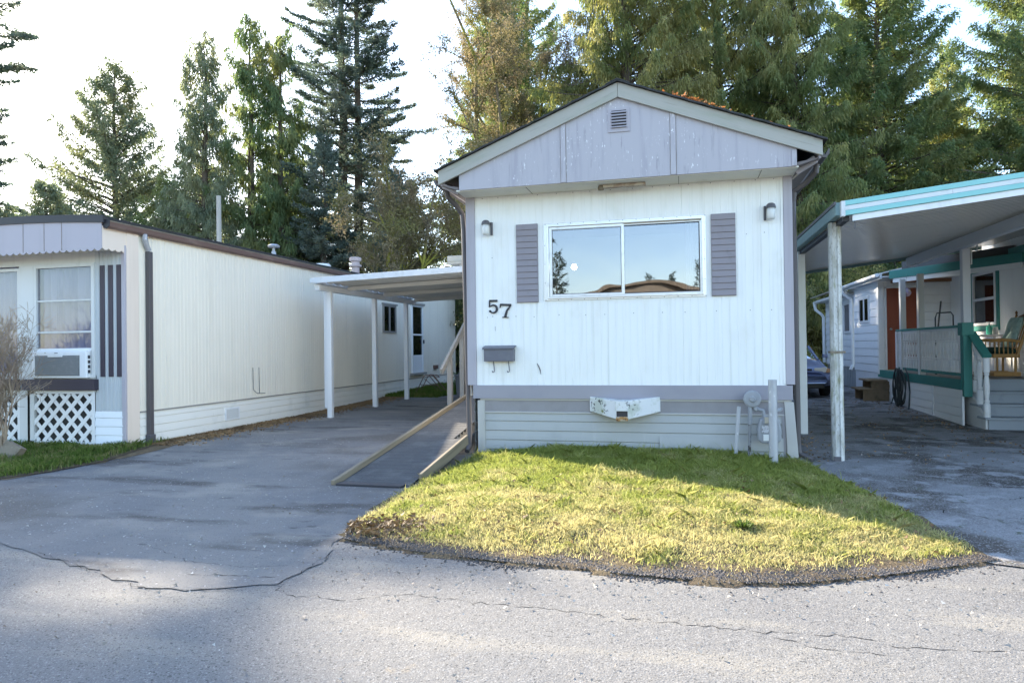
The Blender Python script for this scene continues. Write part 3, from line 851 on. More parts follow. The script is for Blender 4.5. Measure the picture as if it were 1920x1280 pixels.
for i in range(13):
    screw(-1.73 + i * 0.1705, 3.079, YF - 0.012)
    screw(-1.73 + i * 0.1705, 2.073, YF - 0.010)
for z in (2.3, 2.55, 2.8):
    screw(-1.738, z, YF - 0.010)
    screw(0.308, z - 0.02, YF - 0.010)
for X in (97, 131, 286, 404, 563, 729, 845, 1017, 1185, 1313, 1487, 1669, 1782):
    t = (X - 97) / (1782 - 97)
    screw(-2.545 + t * (1.09 + 2.545) - 0.10 * t * (1 - t), 1.868 - 0.01 * math.sin(X))
for i in range(16):
    screw(-2.6 + i * 0.25 + 0.03 * math.sin(i * 5), 3.485)
for x, z in ((-2.47, 2.67), (0.81, 2.82), (1.02, 2.83)):
    screw(x, z)
for i, p in enumerate(screw_at):
    c = screw0
    if i:
        c = screw0.copy()
        col.objects.link(c)
        c.parent = home
    c.location = p
part('scratch', MB().tube([(-1.865, YF - .004, 1.235), (-1.845, YF - .004, 1.20), (-1.825, YF - .004, 1.15), (-1.815, YF - .004, 1.09)], [0.003, 0.007, 0.008, 0.002], 5), dark_metal, home)
part('scratch', MB().tube([(-2.44, YF - .003, 1.74), (-2.437, YF - .003, 1.68)], [0.002, 0.002], 5), dark_metal, home)

# shutters
for (x0, x1, z0, z1) in ((-2.128, -1.832, 2.050, 3.098), (0.386, 0.680, 2.062, 3.090)):
    s = MB()
    n = 13
    hh = (z1 - z0) / n
    s.box(x0, x1, YF - 0.020, YF - 0.001, z0, z1)
    for i in range(n):
        za = z0 + i * hh
        s.prism([(YF - 0.020, za + 0.004), (YF - 0.034, za + 0.006), (YF - 0.024, za + hh - 0.004), (YF - 0.020, za + hh - 0.004)], 'x', x0 + 0.004, x1 - 0.004)
    part('shutter', s, shutter_paint, home)
# corner trim, belt board, skirting
part('corner_trim', MB().box(-2.835, XL + 0.004, YF - 0.018, YF + 0.10, 0.945, 3.53), lilac_trim, home, bevel=0.004)
part('corner_trim', MB().box(XR - 0.004, 1.345, YF - 0.018, YF + 0.10, 0.955, 3.53), lilac_trim, home, bevel=0.004)
part('inner_trim', MB().box(XR - 0.035, XR - 0.005, YF - 0.010, YF + 0.004, 0.96, 3.50), white_metal, home, bevel=0.003)
part('belt_board', MB().box(-2.755, 1.315, YF - 0.032, YF + 0.05, 0.765, 0.945), band_paint, home, bevel=0.004)
k = MB()
k.lapped((0, YF + 0.02, 0), U, N, -2.60, 1.22, -0.05, 0.585, 0.1275, 0.014)
part('skirting', k, skirt_vinyl, home)
k = MB().box(-2.60, 1.22, YF + 0.004, YF + 0.02, 0.588, 0.745)
part('skirting_panel', k, skirt_panel, home)
k = MB().box(-2.66, 1.30, YF - 0.012, YF + 0.02, 0.742, 0.768).box(-2.60, 1.22, YF - 0.006, YF + 0.02, 0.572, 0.590)
part('trim_strip', k, beige_trim, home, bevel=0.003)
part('skirting_patch', MB().lapped((0, YF - 0.004, 0), U, N, -0.28, 1.20, -0.05, 0.30, 0.175, 0.012), skirt_vinyl, home)
part('corner_post', MB().box(-2.70, -2.60, YF - 0.012, YF + 0.04, -0.06, 0.742), beige_trim, home, bevel=0.005)
part('corner_post', MB().prism([(1.215, 0.742), (1.325, 0.742), (1.38, -0.06), (1.25, -0.06)], 'y', YF - 0.016, YF + 0.03), beige_trim, home, bevel=0.005)
part('side_strip', MB().box(1.19, 1.235, YF - 0.002, YF + 0.02, -0.05, 0.72), skirt_panel, home)
# towing hitch cover
h = MB()
hv = []
for (x, y, za, zb3) in ((-1.165, YF - 0.03, 0.607, 0.800), (-0.80, YF - 0.29, 0.535, 0.765), (-0.65, YF - 0.29, 0.535, 0.765), (-0.265, YF - 0.03, 0.607, 0.800)):
    hv += [(x, y, za), (x, y, zb3), (x, YF + 0.01, za), (x, YF + 0.01, zb3)]
h.add(hv, [f for i in range(3) for f in ((4 * i, 4 * i + 4, 4 * i + 5, 4 * i + 1), (4 * i + 1, 4 * i + 5, 4 * i + 7, 4 * i + 3), (4 * i, 4 * i + 2, 4 * i + 6, 4 * i + 4))] + [(0, 1, 3, 2), (12, 14, 15, 13)])
ho = part('hitch_cover', h, flaky, home, bevel=0.008)
c = MB().box(-0.80, -0.65, YF - 0.325, YF - 0.285, 0.640, 0.765).box(-0.80, -0.795, YF - .325, YF - .285, 0.53, 0.645).box(-0.655, -0.65, YF - .325, YF - .285, 0.53, 0.645)
part('coupler', c, flaky, ho, bevel=0.006)
part('coupler_slot', MB().box(-0.794, -0.656, YF - 0.31, YF - 0.291, 0.572, 0.635), black_paint, ho)
part('coupler_lip', MB().box(-0.80, -0.65, YF - 0.345, YF - 0.285, 0.515, 0.572), rust, ho, bevel=0.012)
# gable
YG = 8.40
zb, ap = 3.510, 4.64
g = MB()
SL = 0.392
xa = -0.71
gz_ = lambda x: 4.60 - SL * abs(x - xa)
g.prism([(-2.78, zb), (1.335, zb), (1.335, gz_(1.335)), (xa, gz_(xa)), (-2.78, gz_(-2.78))], 'y', YG, YG + 0.03)
gb = part('gable_panel', g, lilac_paint, home)
for x in (-1.40, -0.055):
    part('batten', MB().prism([(x - .032, zb + .004), (x + .032, zb + .004), (x + .032, gz_(x + .032) - 0.09), (x - .032, gz_(x - .032) - 0.09)], 'y', YG - 0.012, YG), lilac_paint, gb, bevel=0.003)
    for q in (x - .036, x + .034):
        part('seam', MB().box(q, q + 0.003, YG - 0.006, YG - 0.0004, zb + .004, gz_(q) - 0.09), timber_old, gb)
part('batten', MB().box(1.28, 1.335, YG - 0.012, YG - 0.0005, zb + .004, 3.70), lilac_paint, gb, bevel=0.003)
g = MB().box(-0.835, -0.565, YG - 0.012, YG - 0.0005, 4.085, 4.375)
v = part('gable_vent', g, lilac_trim, home, bevel=0.004)
part('vent_opening', MB().box(-0.79, -0.61, YG - 0.0135, YG - 0.0125, 4.135, 4.352), black_paint, v)
for i in range(6):
    z = 4.140 + i * 0.0365
    part('vent_slat', MB().prism([(YG - 0.013, z + 0.020), (YG - 0.034, z), (YG - 0.030, z - 0.004), (YG - 0.013, z + 0.010)], 'x', -0.795, -0.605), lilac_trim, v)
# soffit
part('soffit', MB().box(-2.83, 1.36, YG + 0.03, YF + 0.06, 3.502, 3.520), soffit_white, home)
for x in (-1.90, 0.0, 0.95):
    part('soffit_seam', MB().box(x, x + 0.006, YG + .04, YF - 0.01, 3.498, 3.502), timber_old, home)
# barge boards, each in its own frame so the grain runs along it
for sgn, xe in ((-1, -3.055), (1, 1.608)):
    L = math.hypot(xe - xa, SL * (xe - xa))
    ang = math.atan(SL)
    if sgn < 0:
        M = Matrix.Translation((xa, YG - 0.045, 4.60)) @ Matrix.Rotation(-ang, 4, 'Y')
        x0, x1 = -L, -0.002
    else:
        M = Matrix.Translation((xa, YG - 0.045, 4.60)) @ Matrix.Rotation(ang, 4, 'Y')
        x0, x1 = 0.002, L
    hb = 0.168
    b = MB()
    a0, a1 = x0, x1
    cut = lambda x, z: x - sgn * z * math.tan(ang)      # plumb cuts at both ends
    vs = [(cut(a0, -hb / 2), -hb / 2), (cut(a1, -hb / 2), -hb / 2), (cut(a1, hb / 2), hb / 2), (cut(a0, hb / 2), hb / 2)]
    b.prism(vs, 'y', 0, 0.04)
    part('barge_board', b, barge_paint, home, bevel=0.004, frame=M)
# roof
for sgn, xe in ((-1, -3.10), (1, 1.655)):
    r = MB()
    t0 = 4.60 + 0.093
    z1 = t0 - SL * abs(xe - xa)
    xs = [xa + (xe - xa) * i / 30 for i in range(31)]
    vs = []
    for i, x in enumerate(xs):
        z = t0 - SL * abs(x - xa) + 0.004 * math.sin(i * 2.1)
        vs += [(x, YG - 0.085 - 0.006 * (i % 2), z), (x, 26.2, z), (x, YG - 0.085, z + 0.022), (x, 26.2, z + 0.022)]
    fs = []
    for i in range(30):
        a, b_ = 4 * i, 4 * i + 4
        fs += [(a, a + 1, b_ + 1, b_), (a + 2, b_ + 2, b_ + 3, a + 3), (a, b_, b_ + 2, a + 2), (a + 1, a + 3, b_ + 3, b_ + 1)]
    fs += [(0, 2, 3, 1), (120, 121, 123, 122)]
    r.add(vs, fs)
    part('roof', r, shingle, home)
part('ridge_cap', MB().prism([(xa - .14, 4.655), (xa, 4.712), (xa + .14, 4.655), (xa + .14, 4.668), (xa, 4.727), (xa - .14, 4.668)], 'y', YG - 0.09, 26.2), shingle, home)
eave_brown = mat('eave_brown', (0.17, 0.15, 0.15), 0.7)
# eave boards, gutters and downspouts
for sgn, xe in ((-1, -3.02), (1, 1.575)):
    part('eave_board', MB().box(min(xe, xe + sgn * 0.02), max(xe, xe + sgn * 0.02), YG, 26.1, 3.585, 3.70), lilac_trim, home)
    part('eave_soffit', MB().prism([(-2.80, 3.52), (-3.02, 3.585), (-3.02, 3.60), (-2.80, 3.56)] if sgn < 0 else [(1.34, 3.52), (1.575, 3.585), (1.575, 3.60), (1.34, 3.56)], 'y', YG + 0.03, 26.1), eave_brown, home)
    gq = xe + sgn * 0.02
    part('gutter', MB().prism([(gq, 3.69), (gq, 3.60), (gq + sgn * .06, 3.59), (gq + sgn * .095, 3.63), (gq + sgn * .10, 3.69), (gq + sgn * .085, 3.69), (gq + sgn * .05, 3.62)], 'y', YG + 0.02, 26.1), dark_down, home)
dx = -2.905
part('downspout', MB().tube([(-3.05, 8.66, 3.60), (-3.04, 8.70, 3.50), (-2.96, 8.82, 3.40), (dx, 8.90, 3.30), (dx + .01, 8.92, 3.1), (dx + .06, 8.92, 0.3), (dx + .06, 8.90, 0.12), (dx + .06, 8.80, 0.05)], 0.036, 8), dark_down, home)
dx = 1.372
part('downspout', MB().tube([(1.60, 8.70, 3.60), (1.60, 8.72, 3.50), (1.50, 8.84, 3.40), (dx + .01, 8.92, 3.33), (dx, 8.95, 3.2), (dx + .01, 8.95, 0.2), (dx + .03, 8.93, 0.10), (dx + .16, 8.86, 0.04)], 0.034, 8), dark_down, home)
part('pale_pipe', MB().tube([(1.36, 8.86, 3.47), (1.535, 8.50, 3.60)], 0.011, 6), beige_trim, home)
part('eave_bracket', MB().bar((-2.84, 8.55, 3.52), (-3.03, 8.46, 3.60), 0.03, 0.06), lilac_trim, home)
part('eave_bracket', MB().bar((1.36, 8.62, 3.50), (1.56, 8.50, 3.60), 0.03, 0.09), lilac_trim, home)
# porch room at the far left side of the home
p = MB()
p.ribbed((0, 13.4, 0), U, N, -4.28, -2.84, 0.84, 3.10, 0.12, 0.012, 0.004)
p.ribbed((-4.28, 0, 0), (0, 1, 0), (-1, 0, 0), 13.4, 16.4, 0.84, 3.10, 0.12, 0.012, 0.004)
p.box(-4.30, -4.21, 13.36, 13.45, 0.10, 3.10)
pr = part('porch_room', p, beige_trim, home)
part('porch_roof', MB().box(-4.66, -2.84, 13.25, 16.6, 3.19, 3.24).box(-4.66, -2.84, 13.24, 13.28, 3.24, 3.36).box(-4.40, -2.84, 13.28, 16.5, 3.08, 3.19), barge_paint, home, bevel=0.004)
part('porch_deck', MB().box(-4.28, -2.80, 12.9, 16.4, 0.74, 0.835).box(-4.2, -4.1, 13.5, 13.6, -0.05, .74).box(-4.2, -4.1, 16.2, 16.3, -0.05, .74), timber_grey, home)

# leaves caught on the roof
rr = np.random.default_rng(4)
n = 150
P3 = np.stack([np.where(rr.random(n) < 0.85, np.clip(rr.normal(0.22, 0.17, n), -0.05, 0.6), rr.uniform(-0.2, 1.4, n)), 8.36 + np.abs(rr.normal(0, 0.12, n))], 1)
zr = 4.60 + 0.115 - SL * np.abs(P3[:, 0] - xa)
D = np.stack([rr.normal(0, 1, n), rr.normal(0, 1, n), rr.uniform(0.1, 0.9, n)], 1)
o = np_obj('roof_leaves', leaf_tris(rr, np.stack([P3[:, 0], P3[:, 1], zr + rr.uniform(0, 0.05, n)], 1), D, 0.05, 0.045), 3, rust_leaf)
struct(o, 'stuff')

# ------------------------------------------------------------------ fittings on and before the facade
def wall_lamp(x, z, side, label):
    t = thing('wall_lamp', label, 'wall lamp', (x, YF, z), 0, 'porch lamps on the white facade')
    bx = x - side * 0.062
    part('backplate', MB().box(bx - 0.014, bx + 0.014, YF - 0.03, YF - 0.001, z - 0.10, z + 0.075).box(min(x, bx), max(x, bx), YF - .03, YF - .012, z + .05, z + .075), dark_metal, t, bevel=0.004)
    part('cap', MB().lathe([(0.001, 0.098), (0.03, 0.094), (0.05, 0.078), (0.058, 0.055), (0.060, 0.035), (0.052, 0.034)], (x, YF - 0.085, z)).box(x - .015, x + .015, YF - .06, YF - .01, z + .04, z + .065), dark_metal, t, smooth=False)
    part('glass_jar', MB().lathe([(0.046, 0.035), (0.050, 0.0), (0.050, -0.08), (0.042, -0.10), (0.001, -0.104)], (x, YF - 0.085, z)), frosted, t, smooth=True)
wall_lamp(-2.53, 3.075, -1, 'small jar lamp on the white wall above the number 57')
wall_lamp(1.09, 3.075, 1, 'small jar lamp on the white wall right of the right shutter')

def arc(cx, cz, r, a0, a1, n=14):
    return [(cx + r * math.cos(rad(a0 + (a1 - a0) * i / n)), cz + r * math.sin(rad(a0 + (a1 - a0) * i / n))) for i in range(n + 1)]
def glyph(strokes, ox, oz, s, tilt=0.0):
    m = MB()
    c, sn = math.cos(tilt), math.sin(tilt)
    T = lambda p: (ox + s * (p[0] * c - p[1] * sn), oz + s * (p[0] * sn + p[1] * c))
    for poly in strokes:
        m.prism([T(p) for p in poly], 'y', YF - 0.018, YF - 0.003)
    return m
def stroke(path, wd):
    ws = wd if isinstance(wd, list) else [wd] * len(path)
    L, R = [], []
    for i, (x, z) in enumerate(path):
        a, b = path[max(i - 1, 0)], path[min(i + 1, len(path) - 1)]
        d = Vector((b[0] - a[0], b[1] - a[1])).normalized()
        L.append((x - d.y * ws[i] / 2, z + d.x * ws[i] / 2))
        R.append((x + d.y * ws[i] / 2, z - d.x * ws[i] / 2))
    return [[L[i], L[i + 1], R[i + 1], R[i]] for i in range(len(path) - 1)]
a5 = arc(0.46, 0.33, 0.28, 138, -145, 16)
five = stroke([(0.16, 0.93), (0.78, 0.93)], 0.15) + stroke([(0.20, 0.95), (0.17, 0.48)], 0.09) + stroke(a5, [0.07 + 0.09 * math.sin(PI * i / 16) for i in range(17)]) + [arc(0.22, 0.17, 0.085, 0, 330, 10)]
seven = stroke([(0.08, 0.92), (0.88, 0.92)], 0.15) + stroke([(0.10, 0.98), (0.07, 0.70)], 0.07) + stroke([(0.84, 0.88), (0.58, 0.50), (0.47, 0.05)], [0.10, 0.14, 0.17]) + stroke([(0.28, 0.03), (0.72, 0.03)], 0.06)
solo('house_number', glyph(five, -2.545, 1.915, 0.185, 0.0), black_paint, 'black serif digit 5 screwed to the white wall above the mailbox', 'house number', (-2.49, YF, 1.92), 'house number digits')
solo('house_number', glyph(seven, -2.385, 1.858, 0.19, -0.05), black_paint, 'black serif digit 7, set slightly lower than the digit beside it', 'house number', (-2.33, YF, 1.86), 'house number digits')

mb = thing('mailbox', 'dark grey letter box with two newspaper hooks on the white wall', 'mailbox', (-2.37, YF, 1.27))
part('box', MB().box(-2.575, -2.165, YF - 0.11, YF - 0.001, 1.268, 1.43), slate_box, mb, bevel=0.006)
part('lid', MB().prism([(YF - 0.001, 1.482), (YF - 0.125, 1.452), (YF - 0.125, 1.432), (YF - 0.118, 1.428), (YF - 0.115, 1.44), (YF - 0.001, 1.468)], 'x', -2.592, -2.148), slate_box, mb, bevel=0.003)
for x in (-2.455, -2.245):
    part('hook', MB().tube([(x - .008, YF - 0.03, 1.27), (x, YF - 0.03, 1.20), (x + .006, YF - 0.035, 1.145), (x + 0.004, YF - 0.05, 1.125), (x - .014, YF - 0.055, 1.122), (x - .018, YF - 0.055, 1.14)], 0.007, 6), slate_box, mb)

lb = thing('strip_light', 'rusty old strip light fixture under the white soffit of the gable', 'light fixture', (-0.73, 8.62, 3.5))
part('bar', MB().box(-0.93, -0.40, 8.60, 8.68, 3.462, 3.500), mat('weathered_bar', (0.50, 0.44, 0.36), 0.7, layers=[(9, (1, 1, 1), 0.45, 0.6, (0.34, 0.26, 0.20))]), lb, bevel=0.004)
part('end_cap', MB().lathe([(0.001, -0.03), (0.035, -0.028), (0.042, 0), (0.03, 0.028), (0.001, 0.03)], (-0.96, 8.64, 3.470)), timber_old, lb, smooth=True)

# gas meter
gm = thing('gas_meter', 'grey gas meter with round regulator piped up by the home skirting', 'gas meter', (0.98, 8.68, 0.1))
part('meter_body', MB().prism([(0.885, 0.30), (0.93, 0.262), (1.10, 0.262), (1.145, 0.30), (1.15, 0.42), (1.12, 0.56), (0.91, 0.56), (0.88, 0.42)], 'y', 8.58, 8.72), meter_grey, gm, bevel=0.02)
part('index_box', MB().box(0.945, 1.10, 8.55, 8.585, 0.50, 0.60), meter_grey, gm, bevel=0.008)
part('index_plate', MB().box(0.955, 1.06, 8.545, 8.552, 0.515, 0.585), mat('plate_tan', (0.50, 0.44, 0.34), 0.5), gm)
part('meter_label', MB().box(0.925, 1.03, 8.572, 8.579, 0.395, 0.48), mat('label_grey', (0.55, 0.55, 0.58), 0.5, layers=[(60, (1, 1, 1), 0.55, 0.62, (0.2, 0.2, 0.2))]), gm)
part('meter_label', MB().box(0.94, 1.025, 8.571, 8.579, 0.30, 0.375), paper_white, gm)
part('regulator', MB().lathe([(0.001, 0.07), (0.03, 0.068), (0.036, 0.04), (0.085, 0.036), (0.10, 0.03), (0.105, 0.0), (0.10, -0.03), (0.06, -0.05), (0.001, -0.055)], (0.83, 8.68, 0.79), 18, (0, -1, 0)), meter_grey, gm, bevel=0.004)
part('riser_pipe', MB().tube([(0.785, 8.68, -0.05), (0.79, 8.68, 0.2), (0.80, 8.68, 0.50)], 0.019, 8), pipe_rust, gm)
part('riser_pipe', MB().tube([(0.80, 8.68, 0.48), (0.805, 8.68, 0.72)], 0.026, 8), meter_grey, gm)
part('pipe_fitting', MB().tube([(0.83, 8.68, 0.72), (0.87, 8.68, 0.67), (0.95, 8.68, 0.65), (0.97, 8.68, 0.56)], 0.024, 8).tube([(1.08, 8.68, 0.56), (1.09, 8.68, 0.64), (1.14, 8.70, 0.66), (1.17, 8.80, 0.66)], 0.022, 8).lathe([(0.034, -0.02), (0.034, 0.02)], (0.87, 8.68, 0.67), 6, (1, 0, -0.6)), meter_grey, gm)
bo = thing('steel_bollard', 'thick upright galvanised steel pipe guarding the gas meter', 'bollard', (1.04, 8.40, 0))
part('pipe', MB().lathe([(0.049, -0.05), (0.050, 0.3), (0.049, 1.035), (0.044, 1.037), (0.042, 1.0), (0.001, 0.99)], (1.03, 8.40, 0), 20), galv, bo, smooth=False)
solo('steel_stake', MB().tube([(0.615, 8.62, -0.03), (0.672, 8.63, 0.70)], 0.022, 10), galv, 'thin leaning galvanised pipe left of the gas meter', 'pipe', (0.62, 8.62, 0))

# ------------------------------------------------------------------ ramp
rp = thing('ramp', 'long sloping ramp of dark shingles with timber kerbs beside the driveway', 'ramp', (-3.3, 6.7, 0))
rz = lambda y: 0.0 + 0.128 * (y - 6.72)
n = 46
vs, fs = [], []
y0 = 6.72
for i in range(n):
    ya, yb = y0 + i * 6.2 / n, y0 + (i + 1) * 6.2 / n
    za, zb_ = rz(ya) + 0.0035, rz(yb) + 0.002
    b = len(vs)
    xr = -2.81 if yb < 8.62 else -2.97
    vs += [(-3.62, ya, za), (xr, ya, za), (xr, yb, zb_), (-3.62, yb, zb_), (-3.62, ya, za - 0.05), (xr, ya, za - 0.05)]
    fs += [(b, b + 1, b + 2, b + 3), (b + 4, b + 5, b + 1, b)]
part('deck', MB().add(vs, fs), ramp_shingle, rp)
for (xx, ya, yb, w_, lift, hh, mm) in ((-3.66, 6.62, 12.9, 0.05, 0.018, 0.08, timber_new), (-2.785, 6.95, 8.62, 0.038, -0.01, 0.13, timber_new)):
    ang = math.atan(0.128)
    L = (yb - ya) / math.cos(ang)
    M = Matrix.Translation((xx, ya, rz(ya) + lift)) @ Matrix.Rotation(ang, 4, 'X')
    part('kerb', MB().box(-w_ / 2, w_ / 2, 0, L, -hh / 2, hh / 2), mm, rp, bevel=0.006, frame=M)
part('front_lip', MB().box(-3.62, -2.86, 6.60, 6.72, -0.012, 0.016), black_paint, rp, bevel=0.004)
part('ramp_frame', MB().bar((-3.6, 7.4, rz(7.4) - .1), (-3.6, 12.9, rz(12.9) - .1), 0.05, 0.14).bar((-3.02, 7.4, rz(7.4) - .1), (-3.02, 12.9, rz(12.9) - .1), 0.05, 0.14).box(-3.62, -3.55, 9.5, 9.58, -.02, rz(9.5)).box(-3.62, -3.55, 12.3, 12.38, -.02, rz(12.3)), timber_grey, rp)
hr = thing('handrail', 'weathered grey timber handrail on posts climbing to the porch', 'handrail', (-4.2, 12.4, 0))
part('rail', MB().bar((-4.2, 11.55, 1.03), (-4.2, 13.35, 2.18), 0.05, 0.11), timber_grey, hr, bevel=0.006)
part('post', MB().box(-4.25, -4.16, 11.98, 12.07, -0.02, 1.27), timber_grey, hr, bevel=0.005)
part('post', MB().box(-4.25, -4.16, 12.72, 12.81, -0.02, 1.76), timber_grey, hr, bevel=0.005)

# ------------------------------------------------------------------ bin, rack
bn = thing('bin', 'dark grey plastic bin standing behind the timber handrail', 'bin', (-6.0, 18.3, 0.09))
part('body', MB().prism([(-0.15, 0), (0.15, 0), (0.19, 0.56), (-0.19, 0.56)], 'y', -0.17, 0.17), galv_fence, bn, bevel=0.02, local=True)
part('lid', MB().box(-0.21, 0.21, -0.20, 0.20, 0.56, 0.62).box(-0.12, 0.12, -0.1, 0.1, 0.62, 0.68), galv_fence, bn, bevel=0.015, local=True)
rk = thing('folding_stand', 'rusty folding metal tube stand on the grass by the cream wall', 'folding stand', (-7.3, 19.0, 0.1))
for yy in (-0.0, 0.35):
    part('leg_frame', MB().tube([(-0.45, yy, 0), (-0.16, yy, 0.54), (-0.10, yy, 0.57), (0.12, yy, 0.55), (0.2, yy, 0.48)], 0.012, 6).tube([(0.48, yy, 0), (0.0, yy, 0.55)], 0.012, 6), rusty_tube, rk, local=True)
part('cross_bar', MB().tube([(-0.13, 0, 0.55), (-0.13, 0.35, 0.55)], 0.011, 6).tube([(0.18, 0, 0.49), (0.18, 0.35, 0.49)], 0.011, 6).tube([(-0.30, 0, 0.28), (0.26, 0.0, 0.26)], 0.011, 6).tube([(0.10, 0, 0.56), (0.46, 0.35, 0.02)], 0.011, 6).tube([(-0.15, 0, 0.45), (0.15, 0.35, 0.10)], 0.009, 6), rusty_tube, rk, local=True)

# ================================================================== the cream mobile home on the left
peach_trim = mat('peach_trim', (0.80, 0.67, 0.56), 0.55, layers=[(6, VS, 0.5, 0.8, (0.74, 0.61, 0.50))])
lh = thing('mobile_home', 'cream ribbed single-wide mobile home with brown gutter on the left', 'mobile home', (-10.2, 8.7, 0))
LX = -8.30
w = MB()
w.ribbed((LX, 0, 0), (0, 1, 0), (1, 0, 0), 8.9, 24.4, 0.515, 3.40, 0.088, 0.016, 0.006, 0.0, 12)
part('side_wall', w, cream_metal, lh)
w = MB().lapped((LX - 0.012, 0, 0), (0, 1, 0), (1, 0, 0), 8.95, 24.4, -0.12, 0.50, 0.13, 0.014)
part('side_skirting', w, cream_skirt, lh)
part('base_trim', MB().box(LX - 0.02, LX + 0.014, 8.95, 24.4, 0.497, 0.520), timber_grey, lh)
part('corner_trim', MB().box(LX - 0.03, LX + 0.02, 8.69, 8.93, -0.06, 3.36), peach_trim, lh, bevel=0.005)
part('corner_trim', MB().box(LX - 0.055, LX + 0.012, 8.655, 8.69, -0.06, 3.10), valance_paint, lh, bevel=0.004)
w = MB().box(-12.0, LX - 0.02, 24.36, 24.42, 0.0, 3.3)
w.box(-12.05, -12.0, 8.7, 24.4, 0, 3.3)
part('rear_wall', w, cream_metal, lh)
# roof, arched a little
arc_z = lambda x: 3.475 + 0.07 * (1 - ((x + 10.2) / 1.95) ** 2)
r = MB()
xs = [-12.15 + 3.9 * i / 16 for i in range(17)]
poly = [(x, arc_z(x)) for x in xs] + [(x, arc_z(x) - 0.05) for x in reversed(xs)]
r.prism(poly, 'y', 8.25, 24.6)
roof_l = part('roof', r, shingle, lh)
part('front_edge', MB().prism([(x, arc_z(x) + 0.012) for x in xs] + [(x, arc_z(x) - 0.10) for x in reversed(xs)], 'y', 8.215, 8.25), black_paint, lh)
part('gutter', MB().prism([(LX + .01, 3.41), (LX + .01, 3.315), (LX + .06, 3.30), (LX + .10, 3.33), (LX + .115, 3.405), (LX + .10, 3.405), (LX + .05, 3.34)], 'y', 8.28, 24.5), brown_gutter, lh)
part('gutter_lip', MB().box(LX + .10, LX + .122, 8.28, 24.5, 3.395, 3.41), timber_old, lh)
part('gutter_end', MB().prism([(LX - .01, 3.42), (LX - .01, 3.31), (LX + .06, 3.29), (LX + .115, 3.33), (LX + .12, 3.42)], 'y', 8.265, 8.28), black_paint, lh)
dsm = MB().tube([(LX + .07, 9.0, 3.32), (LX + .075, 9.0, 3.24), (LX + .055, 9.06, 3.14), (LX + .045, 9.11, 3.08)], 0.040, 8)
part('downspout_elbow', dsm, galv, lh)
part('downspout', MB().box(LX + .012, LX + .085, 9.07, 9.155, 0.02, 3.06), dark_down, lh, bevel=0.008)
part('downspout_shoe', MB().box(LX + .008, LX + .10, 9.05, 9.175, -0.02, 0.14), dark_metal, lh, bevel=0.01)
# valance with scalloped edge, front and side return
def scallops(x0, x1, zt, zb2, n, depth):
    pts = [(x0, zt), (x1, zt)] if not callable(zt) else [(x0, zt(x0))] + [(x0 + (x1 - x0) * i / 12, zt(x0 + (x1 - x0) * i / 12)) for i in range(1, 12)] + [(x1, zt(x1))]
    st = (x1 - x0) / n
    low = []
    for i in range(n):
        for k in range(7):
            low.append((x1 - st * (i + k / 6.0), zb2 - depth * math.sin(PI * k / 6.0)))
    return pts + low
va = MB().prism(scallops(-12.1, LX + 0.005, lambda x: arc_z(x) - 0.09, 3.00, 30, 0.035), 'y', 8.235, 8.25)
part('valance', va, valance_paint, lh)
vb = MB().prism([(8.25, 3.335), (8.72, 3.335)] + [(8.72, 3.02)] + [p for p in scallops(8.25, 8.72, 3.3, 3.01, 4, 0.03)[2:]], 'x', LX - 0.005, LX + 0.008)
part('valance', vb, peach_trim, lh)
part('valance_seam', MB().box(-9.02, -9.016, 8.230, 8.235, 3.0, 3.5).box(-9.35, -9.346, 8.230, 8.235, 3.0, 3.5).box(-9.75, -9.746, 8.230, 8.235, 3.0, 3.5), timber_old, lh)
part('soffit', MB().box(-12.0, LX - 0.01, 8.25, 8.68, 3.03, 3.05), soffit_white, lh)
# front wall pieces
FY = 8.67
w = MB()
w.box(-12.0, -8.86, FY, FY + 0.03, 2.86, 3.06)
w.box(-10.32, -10.03, FY - 0.03, FY + 0.03, 0.0, 2.86)
w.box(-12.0, -8.84, FY, FY + 0.03, 0.84, 1.10)
part('front_wall', w, pale_paint, lh)
part('front_siding', MB().ribbed((0, FY, 0), U, N, -8.86, -8.35, 0.55, 3.06, 0.075, 0.03, 0.010), old_metal, lh)
part('front_skirting', MB().lapped((0, FY - 0.002, 0), U, N, -8.86, -8.34, -0.10, 0.55, 0.135, 0.014), vinyl_blue, lh)
for x in (-8.715, -8.560, -8.405):
    part('stripe', MB().box(x - 0.043, x + 0.043, FY - 0.014, FY - 0.001, 1.08, 2.81), stripe_paint, lh, bevel=0.003)
f = MB()
frame_rect(f, -10.03, -8.855, 1.06, 2.86, 0.055, FY - 0.03, FY + 0.03)
f.box(-9.975, -8.91, FY - 0.012, FY + 0.02, 2.27, 2.295)
f.box(-9.975, -8.91, FY - 0.022, FY + 0.02, 1.77, 1.80)
w1 = part('window', f, pale_paint, lh, bevel=0.004)
part('pane', MB().box(-9.975, -8.91, FY + 0.004, FY + 0.008, 1.50, 2.81), pane_clear, w1)
f = MB()
frame_rect(f, -11.95, -10.32, 1.10, 2.83, 0.05, FY - 0.02, FY + 0.03)
w2 = part('window', f, pale_paint, lh, bevel=0.004)
part('pane', MB().box(-11.9, -10.37, FY + 0.004, FY + 0.008, 1.15, 2.78), pane_clear, w2)
cu = MB()
xs = np.linspace(-11.95, -8.85, 160)
cu.add([(x, FY + 0.10 + 0.02 * math.sin(i * 0.9), z) for i, x in enumerate(xs) for z in (1.0, 2.9)], [(2 * i, 2 * i + 2, 2 * i + 3, 2 * i + 1) for i in range(159)])
part('curtain', cu, curtain_lilac, lh, smooth=True)
part('ledge_board', MB().box(-10.2, -8.80, FY - 0.10, FY + 0.0, 0.875, 1.045), stripe_paint, lh, bevel=0.005)
